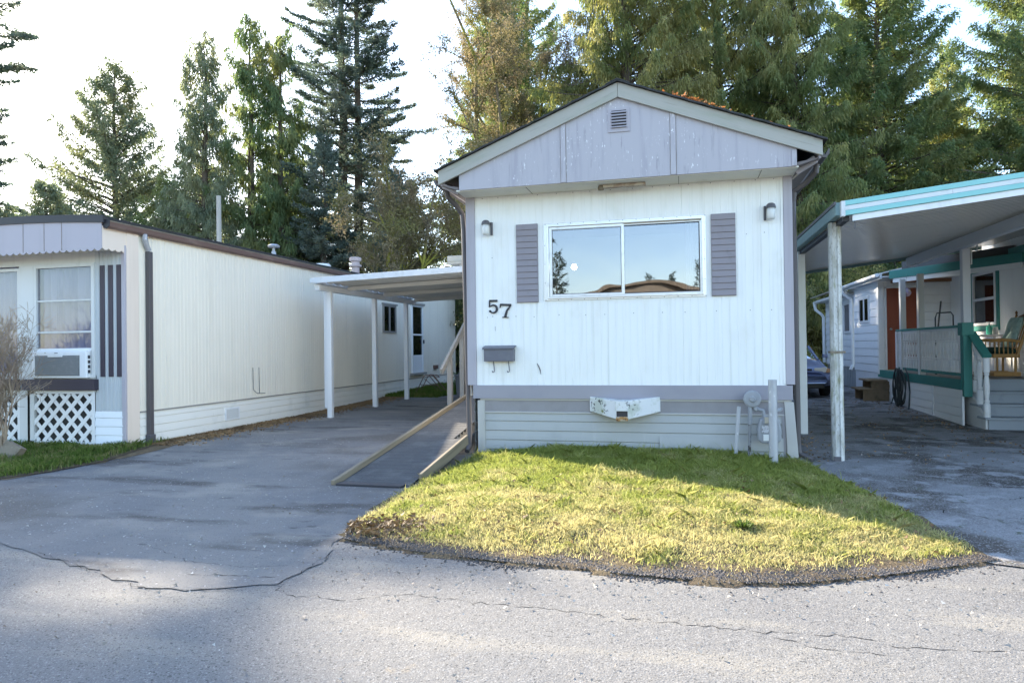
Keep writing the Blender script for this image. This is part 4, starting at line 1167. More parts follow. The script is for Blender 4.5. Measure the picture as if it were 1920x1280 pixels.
part('ledge_board', MB().box(-12.0, -10.30, FY - 0.10, FY + 0.0, 0.875, 1.045), stripe_paint, lh, bevel=0.005)
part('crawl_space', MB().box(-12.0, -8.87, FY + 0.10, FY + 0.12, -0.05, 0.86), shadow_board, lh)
def lattice(x0, x1, z0, z1):
    m = MB()
    frame_rect(m, x0, x1, z0, z1, 0.045, FY - 0.03, FY - 0.008)
    st, wd = 0.165, 0.062
    for sg in (1, -1):
        c = -3.0
        while c < 6:
            # line z = z0 + sg*(x - xc)
            pts = []
            xc = x0 + c
            for x in np.linspace(x0 + 0.03, x1 - 0.03, 60):
                z = z0 + sg * (x - xc)
                if z0 + 0.03 <= z <= z1 - 0.03:
                    pts.append((x, z))
            if len(pts) >= 2:
                yy = FY - 0.022 if sg > 0 else FY - 0.014
                m.bar((pts[0][0], yy, pts[0][1]), (pts[-1][0], yy, pts[-1][1]), 0.007, wd, up=(-sg, 0, 1))
            c += st * math.sqrt(2)
    return m
part('lattice', lattice(-10.16, -8.865, 0.02, 0.86), lattice_white, lh)
part('lattice', lattice(-11.6, -10.32, 0.02, 0.86), lattice_white, lh)
part('lattice_sill', MB().box(-10.2, -8.80, FY - 0.06, FY + 0.0, -0.03, 0.022), timber_old, lh)
# side details
f = MB()
def frame_y(mb, y0, y1, z0, z1, t, x0, x1):
    mb.box(x0, x1, y0, y0 + t, z0, z1)
    mb.box(x0, x1, y1 - t, y1, z0, z1)
    mb.box(x0, x1, y0 + t, y1 - t, z0, z0 + t)
    mb.box(x0, x1, y0 + t, y1 - t, z1 - t, z1)
frame_y(f, 17.95, 18.85, 1.93, 2.74, 0.05, LX - 0.01, LX + 0.04)
f.box(LX, LX + 0.035, 18.37, 18.43, 1.95, 2.72)
f.box(LX, LX + 0.07, 17.90, 18.90, 2.74, 2.79)
sw = part('window', f, timber_grey, lh)
part('pane', MB().box(LX + 0.005, LX + 0.012, 18.0, 18.8, 1.96, 2.70), pane_dark, sw)
part('window_blind', MB().ribbed((LX + 0.002, 0, 0), (0, 1, 0), (1, 0, 0), 18.0, 18.8, 1.96, 2.70, 0.12, 0.03, 0.004), screen_dark, sw)
f = MB()
frame_y(f, 20.05, 21.0, 0.68, 2.86, 0.06, LX - 0.01, LX + 0.05)
f.box(LX, LX + 0.045, 20.1, 20.95, 1.88, 1.93)
f.box(LX - 0.01, LX + 0.03, 20.1, 20.95, 0.74, 1.25)
dr = part('door', f, white_plastic, lh, bevel=0.004)
part('pane', MB().box(LX + 0.006, LX + 0.014, 20.1, 20.95, 1.25, 2.8), pane_dark, dr)
part('screen', MB().box(LX + 0.001, LX + 0.005, 20.1, 20.95, 1.25, 2.8), screen_dark, dr)
part('handle', MB().box(LX + 0.05, LX + 0.09, 20.94, 20.99, 1.62, 1.74), dark_metal, dr)
part('door_sill', MB().box(LX, LX + 0.12, 19.95, 21.1, 0.62, 0.68), timber_grey, dr)
part('door_hood', MB().box(LX, LX + 0.10, 20.0, 21.05, 2.86, 2.93), timber_grey, dr)
sv = part('skirting_vent', MB().box(LX - 0.01, LX + 0.012, 11.0, 11.42, 0.15, 0.385), white_plastic, lh, bevel=0.003)
part('vent_mesh', MB().ribbed((LX + 0.014, 0, 0), (0, 1, 0), (1, 0, 0), 11.04, 11.38, 0.18, 0.355, 0.03, 0.012, 0.004), mat('vent_grey', (0.58, 0.58, 0.56), 0.6), sv)
part('cable', MB().tube([(LX + .012, 11.85, 1.12), (LX + .012, 11.86, 0.68), (LX + .012, 11.98, 0.60), (LX + .012, 12.25, 0.585)], 0.006, 5).tube([(LX + .012, 12.05, 1.12), (LX + .012, 12.06, 0.60)], 0.005, 5), dark_metal, lh)
part('outlet_cover', MB().box(LX, LX + 0.03, 14.72, 14.80, 1.10, 1.19), timber_grey, lh)
part('outlet_cover', MB().box(LX, LX + 0.08, 22.0, 22.3, 0.75, 0.88), rusty_tube, lh)
part('gutter_leaf', MB().box(LX + .03, LX + .09, 18.0, 18.2, 3.40, 3.43), timber_old, lh)
# roof fittings
def roofvent(nm, mbx, m, par=roof_l, sm=True):
    part(nm, mbx, m, par, smooth=sm)
roofvent('turbine_vent', MB().lathe([(0.21, -0.05), (0.19, 0.08), (0.15, 0.17), (0.06, 0.20), (0.05, 0.32)], (-9.6, 14.6, 3.55)).lathe([(0.03, 0.32), (0.03, 0.40), (0.13, 0.41), (0.15, 0.45), (0.09, 0.49), (0.02, 0.50)], (-9.6, 14.6, 3.55)), galv, sm=False)
roofvent('cap_vent', MB().lathe([(0.14, -0.04), (0.14, 0.06), (0.22, 0.07), (0.22, 0.13), (0.14, 0.17), (0.001, 0.18)], (-9.3, 15.4, 3.53)), white_plastic, sm=False)
roofvent('cap_vent', MB().lathe([(0.13, -0.04), (0.13, 0.07), (0.22, 0.08), (0.23, 0.14), (0.20, 0.18), (0.001, 0.19)], (-9.1, 16.0, 3.52)), white_plastic, sm=False)
roofvent('chimney', MB().lathe([(0.11, -0.1), (0.11, 0.30), (0.165, 0.31), (0.17, 0.36), (0.12, 0.365), (0.11, 0.46), (0.16, 0.465), (0.165, 0.55), (0.14, 0.57), (0.001, 0.575)], (-8.75, 17.2, 3.44), 12), pink_vent, sm=False)

# air conditioner in the front window
ac = thing('air_conditioner', 'white window air conditioner sticking out of the left home above a dark ledge', 'air conditioner', (-9.45, 8.4, 1.08))
part('case', MB().box(-10.0, -8.93, FY - 0.10, FY + 0.10, 1.06, 1.49), white_plastic, ac, bevel=0.02)
part('grille', MB().box(-9.92, -9.06, FY - 0.107, FY - 0.095, 1.10, 1.42).lapped((0, FY - 0.107, 0), U, N, -9.91, -9.07, 1.11, 1.41, 0.03, 0.006), grille, ac)
part('top_notch', MB().box(-9.66, -9.38, FY - 0.118, FY - 0.10, 1.395, 1.44), white_plastic, ac, bevel=0.004)
for i in range(4):
    z = 1.14 + i * 0.075
    part('side_slot', MB().box(-8.932, -8.925, FY - 0.075, FY - 0.035, z, z + 0.05), black_paint, ac)
part('badge', MB().box(-9.54, -9.48, FY - 0.106, FY - 0.099, 1.452, 1.462), dark_metal, ac)
part('sill_filler', MB().box(-9.975, -8.91, FY - 0.02, FY + 0.02, 1.49, 1.53), white_plastic, ac)

# planter timbers
solo('planter_timber', MB().bar((-12.2, 7.42, 0.06), (-9.05, 7.42, 0.06), 0.11, 0.13), timber_old, 'old grey sleeper lying in front of the bare shrub', 'timber', (-10.6, 7.42, 0), bevel=0.01)
solo('wood_block', MB().bar((-9.02, 7.36, 0.02), (-8.94, 7.44, 0.20), 0.24, 0.15, up=(0, 1, 0.4)), timber_old, 'short tilted end block of weathered wood beside the sleeper', 'timber', (-8.95, 7.4, 0), bevel=0.01)

# ------------------------------------------------------------------ left carport
cp = thing('carport', 'white flat carport on slim posts between the cream and white homes', 'carport', (-5.3, 15.2, 0))
zc = lambda x: 2.915 + 0.032 * (x + 7.3)
front = MB().prism([(-7.34, zc(-7.34) - 0.085), (-2.84, zc(-2.84) - 0.085), (-2.84, zc(-2.84) + 0.035), (-7.34, zc(-7.34) + 0.035)], 'y', 12.56, 12.60)
part('fascia', front, carport_white, cp, bevel=0.006)
for (ya, yb) in ((12.60, 14.05), (14.25, 15.95), (16.15, 17.95)):
    m = MB()
    k = int((yb - ya) / 0.15)
    prof = []
    for i in range(k + 1):
        y = ya + (yb - ya) * i / k
        prof += [(y, 0.0 if i % 2 else 0.035), (min(y + (yb - ya) / k * 0.55, yb), 0.0 if i % 2 else 0.035)]
    vs, fs = [], []
    for (y, d) in prof:
        vs += [(-7.32, y, zc(-7.32) - 0.04 + d), (-2.84, y, zc(-2.84) - 0.04 + d)]
    fs = [(2 * i, 2 * i + 1, 2 * i + 3, 2 * i + 2) for i in range(len(prof) - 1)]
    part('roof_panel', MB().add(vs, fs), carport_under, cp)
for y in (14.15, 16.05):
    part('roof_light', MB().prism([(-7.3, zc(-7.3) + .0), (-2.84, zc(-2.84) + .0), (-2.84, zc(-2.84) + .005), (-7.3, zc(-7.3) + .005)], 'y', y - 0.11, y + 0.11), translucent_sheet, cp)
    part('rafter', MB().prism([(-7.3, zc(-7.3) - .13), (-2.84, zc(-2.84) - .13), (-2.84, zc(-2.84) - .045), (-7.3, zc(-7.3) - .045)], 'y', y - 0.20, y - 0.13), carport_under, cp)
part('rear_fascia', MB().prism([(-7.32, zc(-7.32) - .14), (-2.84, zc(-2.84) - .14), (-2.84, zc(-2.84) + .01), (-7.32, zc(-7.32) + .01)], 'y', 17.95, 17.99), carport_under, cp)
part('beam', MB().box(-7.40, -7.29, 12.70, 17.95, 2.70, 2.815), post_white, cp, bevel=0.006)
part('gutter_end', MB().box(-7.44, -7.34, 12.58, 17.9, 2.84, 2.94), carport_white, cp, bevel=0.006)
for i, y in enumerate((13.22, 15.42, 17.40)):
    m = MB().box(-7.40, -7.29, y - 0.05, y + 0.05, ground_z(0, y) - 0.02, 2.70)
    if i == 0:
        m.box(-7.50, -7.43, y + 0.02, y + 0.09, 0.2, 2.72)
    part('post', m, post_white, cp, bevel=0.006)
# ================================================================== the house on the right with the porch
rh = thing('house', 'white sided house with teal trim and a railed porch behind the right carport', 'house', (5.5, 13.3, 0))
PX = 4.74
# rear wing facing the drive
w = MB().lapped((PX, 0, 0), (0, 1, 0), (-1, 0, 0), 18.4, 20.75, 0.70, 3.0, 0.20, 0.018)
w.lapped((PX + 0.12, 0, 0), (0, 1, 0), (-1, 0, 0), 20.75, 25.2, 0.75, 3.0, 0.20, 0.018)
part('rear_wall', w, vinyl_blue, rh)
w = MB().box(PX + 0.005, PX + 0.05, 18.4, 20.75, 0.0, 0.70)
part('rear_skirting', w, vinyl_blue, rh)
part('rear_skirting', MB().ribbed((PX + 0.15, 0, 0), (0, 1, 0), (-1, 0, 0), 20.75, 25.2, 0, 0.75, 0.2, 0.05, 0.02), step_grey, rh)
part('corner_board', MB().box(PX - 0.03, PX + 0.09, 18.28, 18.42, 0.68, 2.98), vinyl_white, rh, bevel=0.004)
rw = MB()
frame_y(rw, 19.15, 20.15, 1.98, 2.66, 0.06, PX - 0.04, PX)
rw.box(PX - 0.035, PX, 19.60, 19.70, 2.0, 2.64)
q = part('window', rw, white_plastic, rh, bevel=0.004)
part('pane', MB().box(PX - 0.022, PX - 0.02, 19.2, 20.1, 2.02, 2.62), pane_dark, q)
part('blind', MB().box(PX - 0.019, PX - 0.0185, 19.2, 20.1, 2.02, 2.62), screen_dark, q)
rw = MB()
frame_y(rw, 21.6, 22.4, 1.75, 2.66, 0.06, PX + 0.06, PX + 0.12)
q = part('window', rw, white_plastic, rh)
part('pane', MB().box(PX + 0.09, PX + 0.10, 21.65, 22.35, 1.8, 2.6), screen_dark, q)
# eaves
part('eave', MB().box(4.52, 5.2, 17.25, 20.9, 2.96, 2.985).prism([(4.50, 2.93), (4.50, 3.05), (4.535, 3.05), (4.535, 2.93)], 'y', 17.25, 20.9), pale_paint, rh, bevel=0.004)
part('eave', MB().box(4.60, 5.2, 20.9, 25.4, 2.84, 2.865).box(4.58, 4.62, 20.9, 25.4, 2.82, 2.94), pale_paint, rh, bevel=0.004)
part('roof', MB().prism([(4.44, 3.055), (7.0, 3.65), (9.5, 3.06), (9.5, 3.03), (7.0, 3.62), (4.44, 3.025)], 'y', 17.35, 25.6), mat('pale_roof', (0.50, 0.48, 0.46), 0.4, 0.5, 0.3), rh)
part('rear_gutter', MB().tube([(4.45, 17.3, 3.02), (4.45, 20.9, 3.02)], 0.045, 8).tube([(4.52, 20.9, 2.86), (4.52, 25.4, 2.86)], 0.045, 8), white_plastic, rh)
part('downspout', MB().tube([(4.45, 20.85, 3.0), (4.47, 20.85, 2.86), (4.68, 20.85, 2.68), (4.70, 20.85, 2.5), (4.70, 20.85, 0.85), (4.62, 20.8, 0.70)], 0.045, 8), white_plastic, rh)
part('downspout', MB().tube([(4.52, 25.3, 2.84), (4.55, 25.3, 2.62), (4.72, 25.2, 2.45), (4.78, 25.2, 2.35), (4.78, 25.2, 0.8)], 0.05, 8), white_plastic, rh)
# alcove wall facing the street
AY = 18.32
w = MB().lapped((0, AY, 0), (1, 0, 0), (0, -1, 0), PX + 0.09, 4.90, 0.78, 2.98, 0.20, 0.018)
w.lapped((0, AY, 0), (1, 0, 0), (0, -1, 0), 5.56, 6.30, 0.78, 3.0, 0.20, 0.018)
w.lapped((0, AY, 0), (1, 0, 0), (0, -1, 0), 4.90, 5.56, 2.78, 3.0, 0.20, 0.018)
part('alcove_wall', w, vinyl_white, rh)
d = part('door', MB().box(4.90, 5.56, AY - 0.02, AY + 0.03, 0.80, 2.78), door_red, rh, bevel=0.004)
part('handle', MB().lathe([(0.012, 0), (0.012, -0.04), (0.03, -0.05), (0.03, -0.075), (0.001, -0.085)], (4.97, AY - 0.02, 1.78), 10, (0, 1, 0)), chrome, d)
part('door_frame', MB().box(4.86, 4.90, AY - 0.03, AY + 0.02, 0.80, 2.82).box(5.56, 5.60, AY - 0.03, AY + 0.02, 0.80, 2.82).box(4.86, 5.60, AY - 0.03, AY + 0.02, 2.78, 2.84), vinyl_white, d, bevel=0.003)
part('alcove_header', MB().box(5.0, 6.30, AY - 0.10, AY - 0.02, 2.90, 2.99), wood_brown, rh)
# side wall with the tall window
WX = 6.30
w = MB()
w.box(WX, WX + 0.05, 17.02, AY, 0.78, 3.5)
w.box(WX, WX + 0.05, 9.5, 15.78, 0.78, 3.6)
w.box(WX, WX + 0.05, 15.78, 17.02, 0.78, 1.72)
w.box(WX, WX + 0.05, 15.78, 17.02, 2.99, 3.6)
w.box(WX, WX + 0.05, 9.5, 15.78, 0.0, 0.78)
part('porch_wall', w, mat('porch_white', (0.86, 0.85, 0.82), 0.6, layers=[(5, VS, 0.5, 0.8, (0.80, 0.79, 0.76))]), rh)
f = MB()
frame_y(f, 15.74, 17.06, 1.68, 3.03, 0.10, WX - 0.03, WX + 0.01)
q = part('window', f, teal, rh, bevel=0.004)
f = MB()
frame_y(f, 15.84, 16.96, 1.79, 2.93, 0.06, WX - 0.045, WX + 0.02)
f.box(WX - 0.045, WX + 0.02, 15.9, 16.9, 2.32, 2.38)
part('frame', f, white_plastic, q, bevel=0.004)
part('pane', MB().box(WX - 0.012, WX - 0.008, 15.9, 16.9, 1.84, 2.88), pane_dark, q)
part('blind', MB().box(WX + 0.03, WX + 0.04, 15.85, 16.95, 1.80, 2.92), room_dark, q)
part('wall_fascia', MB().box(WX - 0.10, WX - 0.02, 9.5, 15.35, 3.02, 3.24), teal, rh, bevel=0.004)
# porch deck and skirting
part('porch_deck', MB().box(PX + 0.03, WX, 13.62, AY, 0.70, 0.785), timber_grey, rh)
part('deck_edge', MB().box(PX - 0.02, PX + 0.028, 13.32, 18.45, 0.615, 0.790), teal, rh, bevel=0.004)
w = MB().lapped((PX + 0.012, 0, 0), (0, 1, 0), (-1, 0, 0), 13.35, 18.4, -0.03, 0.61, 0.16, 0.014)
part('porch_skirting', w, vinyl_white, rh)
for y in (13.33, 14.75, 16.15):
    part('skirting_post', MB().box(PX - 0.015, PX + 0.02, y - 0.03, y + 0.03, -0.03, 0.612), white_plastic, rh, bevel=0.003)
# diagonal porch beam under its small roof
part('porch_beam', MB().bar((4.70, 17.25, 3.01), (6.2, 14.5, 3.01), 0.05, 0.18), teal, rh, bevel=0.004)
part('porch_header', MB().bar((4.76, 17.18, 2.87), (6.2, 14.55, 2.87), 0.05, 0.10), vinyl_white, rh)
part('porch_ceiling', MB().prism([(4.70, 17.25), (6.2, 14.5), (6.3, 18.3), (4.70, 18.3)], 'z', 2.985, 3.0), vinyl_white, rh)
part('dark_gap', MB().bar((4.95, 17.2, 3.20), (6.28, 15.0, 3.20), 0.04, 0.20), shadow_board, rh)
for (x, y) in ((4.80, 16.72), (4.80, 15.55)):
    part('porch_post', MB().box(x - 0.055, x + 0.055, y - 0.055, y + 0.055, 0.78, 2.86), pale_paint, rh, bevel=0.005)
# railing with turned balusters
rl = part('railing', MB().box(PX + 0.0, PX + 0.11, 13.38, 17.05, 1.70, 1.745), teal, rh, bevel=0.005)
part('bottom_rail', MB().box(PX + 0.03, PX + 0.08, 13.42, 17.0, 0.845, 0.90), teal, rl)
part('top_rail', MB().box(PX + 0.03, PX + 0.08, 13.42, 17.0, 1.655, 1.70), white_plastic, rl)
BP = [(0.034, 0), (0.034, 0.20), (0.018, 0.215), (0.030, 0.235), (0.017, 0.26), (0.026, 0.33), (0.032, 0.40), (0.022, 0.50), (0.017, 0.54), (0.030, 0.555), (0.018, 0.575), (0.034, 0.59), (0.034, 0.76)]
bal0 = MB().lathe(BP, (PX + 0.055, 16.92, 0.898), 8)
b0 = part('baluster', bal0, white_plastic, rl, smooth=False)
for i in range(1, 22):
    c = b0.copy()
    col.objects.link(c)
    c.parent = rl
    c.location = (0, -i * 0.163, 0)
part('railing_post', MB().box(PX + 0.02, PX + 0.09, 15.50, 15.58, 0.62, 1.70), white_plastic, rl)
part('railing_post', MB().box(PX + 0.0, PX + 0.10, 16.99, 17.07, 0.62, 1.70), white_plastic, rl)
# teal post at the corner, the tall grey post above it
part('corner_post', MB().box(PX - 0.01, PX + 0.12, 13.22, 13.36, 0.50, 1.62).box(PX - 0.035, PX + 0.145, 13.19, 13.39, 1.56, 1.78), teal, rh, bevel=0.006)
part('tall_post', MB().box(PX + 0.0, PX + 0.12, 13.22, 13.34, 1.78, 3.06), grey_beam, rh, bevel=0.006)
part('post_scroll', MB().bar((PX + .14, 13.28, 3.04), (PX + .14, 13.28, 2.78), 0.02, 0.12), pale_paint, rh)
# steps
st = MB()
for i in range(4):
    z1, yy = 0.195 * (i + 1), 12.72 + 0.29 * i
    st.box(PX + 0.16, 7.2, yy, 13.75, z1 - 0.195 - (0.03 if i == 0 else 0), z1 - 0.035)
part('steps', st, step_grey, rh, bevel=0.004)
for i in range(4):
    z1, yy = 0.195 * (i + 1), 12.72 + 0.29 * i
    part('tread', MB().box(PX + 0.10, 7.2, yy - 0.035, yy + 0.30, z1 - 0.035, z1), step_grey, rh, bevel=0.006)
part('stringer', MB().prism([(12.75, -0.03), (13.7, -0.03), (13.7, 0.74), (13.6, 0.74), (12.75, 0.16)], 'x', PX + 0.125, PX + 0.158), pale_paint, rh)
part('deck_front', MB().box(PX + 0.16, 7.2, 13.58, 13.62, 0.55, 0.76), step_grey, rh)
hrs = part('stair_rail', MB().bar((PX + 0.13, 13.26, 1.60), (PX + 0.16, 12.74, 1.20), 0.14, 0.05), teal, rh, bevel=0.005)
NP = [(0.05, 0), (0.05, 0.22), (0.034, 0.24), (0.045, 0.27), (0.028, 0.30), (0.042, 0.42), (0.046, 0.52), (0.034, 0.66), (0.028, 0.70), (0.045, 0.72), (0.034, 0.745), (0.05, 0.76), (0.05, 1.0)]
for (y, z, h) in ((12.80, 0.195, 0.98), (13.07, 0.39, 1.02), (13.20, 0.585, 0.90)):
    part('newel', MB().lathe([(r, zz * h) for r, zz in NP], (PX + 0.17, y, z), 10), white_plastic, hrs)

tb = thing('porch_table', 'white topped side table behind the stair rail on the porch', 'table', (5.95, 15.5, 0.785))
part('table_top', MB().box(5.70, 6.22, 15.3, 15.75, 1.545, 1.585), white_plastic, tb, bevel=0.008)
for (x, y) in ((5.75, 15.36), (6.17, 15.36), (5.75, 15.69), (6.17, 15.69)):
    part('leg', MB().box(x - .02, x + .02, y - .02, y + .02, 0.785, 1.545), white_plastic, tb)
sb = thing('soap_bottle', 'clear and green pump bottle standing on the white porch table', 'bottle', (5.99, 15.45, 1.585))
part('bottle', MB().lathe([(0.05, 0), (0.052, 0.11), (0.05, 0.16), (0.02, 0.18), (0.018, 0.20)], (5.99, 15.45, 1.586), 12), soap_teal, sb)
part('pump', MB().lathe([(0.02, 0.20), (0.02, 0.225), (0.008, 0.23), (0.008, 0.25)], (5.99, 15.45, 1.586), 8).box(5.94, 6.0, 15.44, 15.46, 1.83, 1.845), white_plastic, sb)
solo('glass_jar', MB().lathe([(0.045, 0), (0.048, 0.10), (0.04, 0.13), (0.04, 0.15)], (6.10, 15.45, 1.586), 12), frosted, 'small clear jar right of the pump bottle on the porch table', 'jar', (6.10, 15.45, 1.586))

ornm = thing('hanging_ornament', 'iridescent glass ball hanging in front of the red door', 'ornament', (4.9, 16.75, 2.56))
part('ball', MB().lathe([(0.001, -0.095), (0.05, -0.08), (0.085, -0.035), (0.09, 0.0), (0.075, 0.05), (0.04, 0.08), (0.02, 0.10)], (4.9, 16.75, 2.56), 14), glass_ball, ornm, smooth=True)
part('wire', MB().tube([(4.83, 16.75, 2.58), (4.84, 16.75, 2.72), (4.90, 16.75, 2.80), (4.90, 16.75, 2.97)], 0.004, 5).tube([(4.97, 16.75, 2.58), (4.96, 16.75, 2.70)], 0.004, 5), chrome, ornm)

wk = thing('cane_stand', 'black bent tube walking frame with a cane leaning behind the railing', 'walking frame', (5.25, 15.7, 0.785))
part('frame', MB().tube([(5.12, 15.72, 0.785), (5.12, 15.72, 1.95), (5.15, 15.72, 2.05), (5.40, 15.70, 2.06), (5.44, 15.70, 2.0), (5.44, 15.70, 0.785)], 0.014, 7), black_paint, wk)
part('cane', MB().tube([(5.15, 15.85, 0.785), (5.20, 15.80, 1.8), (5.25, 15.78, 2.30)], 0.017, 7), black_paint, wk)

# glider chair
ch = thing('glider_chair', 'oak glider rocking chair with pale green tufted cushions on the porch', 'rocking chair', (5.95, 14.55, 0.785))
Z = 0.785
part('base', MB().box(5.60, 6.15, 14.30, 14.35, Z + .02, Z + .10).box(5.60, 6.15, 14.80, 14.85, Z + .02, Z + .10).box(5.60, 5.66, 14.35, 14.80, Z + .02, Z + .09).box(6.09, 6.15, 14.35, 14.80, Z + .02, Z + .09).box(5.66, 5.70, 14.31, 14.34, Z + .1, Z + .36).box(6.02, 6.07, 14.31, 14.34, Z + .1, Z + .36).box(5.66, 5.70, 14.81, 14.84, Z + .1, Z + .36).box(6.02, 6.07, 14.81, 14.84, Z + .1, Z + .36), oak, ch, bevel=0.01)
part('seat_frame', MB().box(5.58, 6.12, 14.28, 14.33, Z + .36, Z + .43).box(5.58, 6.12, 14.82, 14.87, Z + .36, Z + .43).box(5.58, 5.63, 14.33, 14.82, Z + .36, Z + .42), oak, ch, bevel=0.01)
for y in (14.29, 14.86):
    part('arm', MB().tube([(5.54, y, Z + .67), (5.70, y, Z + .69), (5.95, y, Z + .68), (6.12, y, Z + .66)], [0.026, 0.032, 0.03, 0.024], 8), oak, ch)
    for i in range(6):
        x = 5.62 + i * 0.088
        part('spindle', MB().lathe([(0.010, 0), (0.016, 0.08), (0.011, 0.13), (0.017, 0.18), (0.010, 0.25)], (x, y, Z + .43), 7), oak, ch)
    bp = part('back_post', MB().tube([(6.06, y, Z + .38), (6.22, y, Z + .80), (6.36, y, Z + 1.14)], [0.028, 0.026, 0.022], 8), oak, ch)
    part('finial', MB().lathe([(0.02, 0), (0.026, 0.02), (0.014, 0.04), (0.03, 0.07), (0.012, 0.10), (0.001, 0.11)], (6.365, y, Z + 1.135), 9), finial_wood, bp)
for i in range(6):
    y = 14.36 + i * 0.086
    part('back_slat', MB().bar((6.08, y, Z + .42), (6.345, y, Z + 1.09), 0.028, 0.016), oak, ch)
part('crest_rail', MB().tube([(6.345, 14.29, Z + 1.06), (6.36, 14.45, Z + 1.11), (6.365, 14.575, Z + 1.13), (6.36, 14.7, Z + 1.11), (6.345, 14.86, Z + 1.06)], [0.022, 0.034, 0.04, 0.034, 0.022], 8), finial_wood, ch)
def cushion(c, sx, sy, sz, tilt):
    m = MB()
    n = 14
    vs, fs = [], []
    for side in (1, -1):
        for i in range(n + 1):
            for j in range(n + 1):
                u, v = i / n * 2 - 1, j / n * 2 - 1
                e = max(0.0, (1 - u ** 6)) ** 0.5 * max(0.0, (1 - v ** 6)) ** 0.5
                t = 1 - 0.35 * (math.cos(u * PI * 2.0) * 0.5 + 0.5) * (math.cos(v * PI * 2.0) * 0.5 + 0.5)
                p = Vector((u * sx / 2, v * sy / 2, side * sz / 2 * e * t))
                p = Matrix.Rotation(tilt, 3, 'Y') @ p + Vector(c)
                vs.append(p)
    k = (n + 1) ** 2
    for s in range(2):
        for i in range(n):
            for j in range(n):
                a = s * k + i * (n + 1) + j
                fs.append((a, a + 1, a + n + 2, a + n + 1))
    m.add(vs, fs)
    return m
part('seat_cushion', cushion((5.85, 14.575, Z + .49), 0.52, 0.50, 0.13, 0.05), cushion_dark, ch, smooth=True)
part('back_cushion', cushion((6.12, 14.575, Z + .83), 0.60, 0.50, 0.13, -1.19), cushion_pale, ch, smooth=True)

ch.scale = (0.8, 1, 1)
ch.location.x -= 0.06
# wooden steps to the red door
ws = thing('wooden_steps', 'small weathered two tread wooden steps by the porch below the red door', 'steps', (4.4, 17.9, 0.08))
part('side_panel', MB().prism([(4.18, 0.05), (4.72, 0.05), (4.80, 0.54), (4.36, 0.54), (4.36, 0.33), (4.18, 0.33)], 'y', 17.60, 17.64), wood_step_mat, ws)
part('side_panel', MB().prism([(4.18, 0.05), (4.72, 0.05), (4.80, 0.54), (4.36, 0.54), (4.36, 0.33), (4.18, 0.33)], 'y', 18.36, 18.40), wood_step_mat, ws)
part('tread', MB().box(4.10, 4.50, 17.55, 18.45, 0.33, 0.37), wood_step_mat, ws, bevel=0.005)
part('tread', MB().box(4.28, 4.70, 17.55, 18.45, 0.54, 0.58), wood_step_mat, ws, bevel=0.005)
# hose
hs = MB()
rr = np.random.default_rng(3)
for i in range(9):
    a0 = rr.uniform(0, 6)
    cx, cy, cz = 4.66 - 0.012 * i, 16.45 + rr.normal() * 0.03, 0.47 + rr.normal() * 0.02
    rz_, ry_ = 0.40 + rr.normal() * 0.03, 0.19 + rr.normal() * 0.025
    hs.tube([(cx + 0.02 * math.sin(t * 2 + a0), cy + ry_ * math.cos(t), cz + rz_ * math.sin(t) * (1.0 if math.sin(t) > 0 else 1.0)) for t in np.linspace(0, 2 * PI, 26)], 0.013, 6, cap=False)
hs.tube([(4.68, 16.2, 0.9), (4.66, 15.95, 0.75), (4.66, 15.85, 0.4), (4.62, 15.8, 0.05), (4.5, 15.7, 0.03), (4.45, 15.9, 0.03), (4.5, 16.3, 0.05)], 0.016, 6)
hs.tube([(4.66, 16.5, 0.86), (4.66, 16.6, 0.6), (4.55, 16.75, 0.1), (4.4, 16.9, 0.05), (4.3, 16.6, 0.05)], 0.013, 6)
solo('garden_hose', hs, hose_rubber, 'dark coiled garden hose hanging on the teal deck edge of the porch', 'hose', (4.66, 16.4, 0.1), smooth=True)

# ------------------------------------------------------------------ right carport
rc = thing('carport', 'metal carport with aqua striped fascia on peeling posts, right of the gabled home', 'carport', (3.5, 9.2, 0))
zr_ = lambda x: 2.99 + 0.109 * (x - 1.9)
x0, x1 = 1.885, 6.1
def fas(a, b, dy, mm, nm='fascia_stripe'):
    part(nm, MB().prism([(x0, zr_(x0) + a), (x1, zr_(x1) + a), (x1, zr_(x1) + b), (x0, zr_(x0) + b)], 'y', 8.66 - dy, 8.70), mm, rc, bevel=0.004)
fas(0.075, 0.135, 0.012, aqua)
fas(0.020, 0.073, 0.004, carport_white)
fas(-0.040, 0.018, 0.010, aqua)
part('fascia_base', MB().prism([(1.98, zr_(1.98) - 0.115), (x1, zr_(x1) - 0.115), (x1, zr_(x1) - 0.042), (1.98, zr_(1.98) - 0.042)], 'y', 8.675, 8.70), post_white, rc, bevel=0.004)
part('fascia_cap', MB().box(x0 - 0.035, x0 + 0.01, 8.63, 8.72, zr_(x0) - 0.05, zr_(x0) + 0.13), carport_white, rc, bevel=0.004)
m = MB()
vs, fs = [], []
ny = 50
pf = []
for i in range(ny):
    y = 8.70 + i * 7.3 / ny
    d = 7.3 / ny
    pf += [(y, 0), (y + d * 0.62, 0), (y + d * 0.66, 0.05), (y + d * 0.96, 0.05)]
pf.append((16.0, 0))
for (y, d) in pf:
    vs += [(x0, y, zr_(x0) - 0.03 + d), (x1 + 0.3, y, zr_(x1 + .3) - 0.03 + d)]
fs = [(2 * i, 2 * i + 1, 2 * i + 3, 2 * i + 2) for i in range(len(pf) - 1)]
part('roof_pan', m.add(vs, fs), pan_metal, rc)
part('roof_top', MB().prism([(x0, zr_(x0) + 0.02), (x1 + .3, zr_(x1 + .3) + 0.02), (x1 + .3, zr_(x1 + .3) + 0.04), (x0, zr_(x0) + 0.04)], 'y', 8.70, 16.05), shingle, rc)
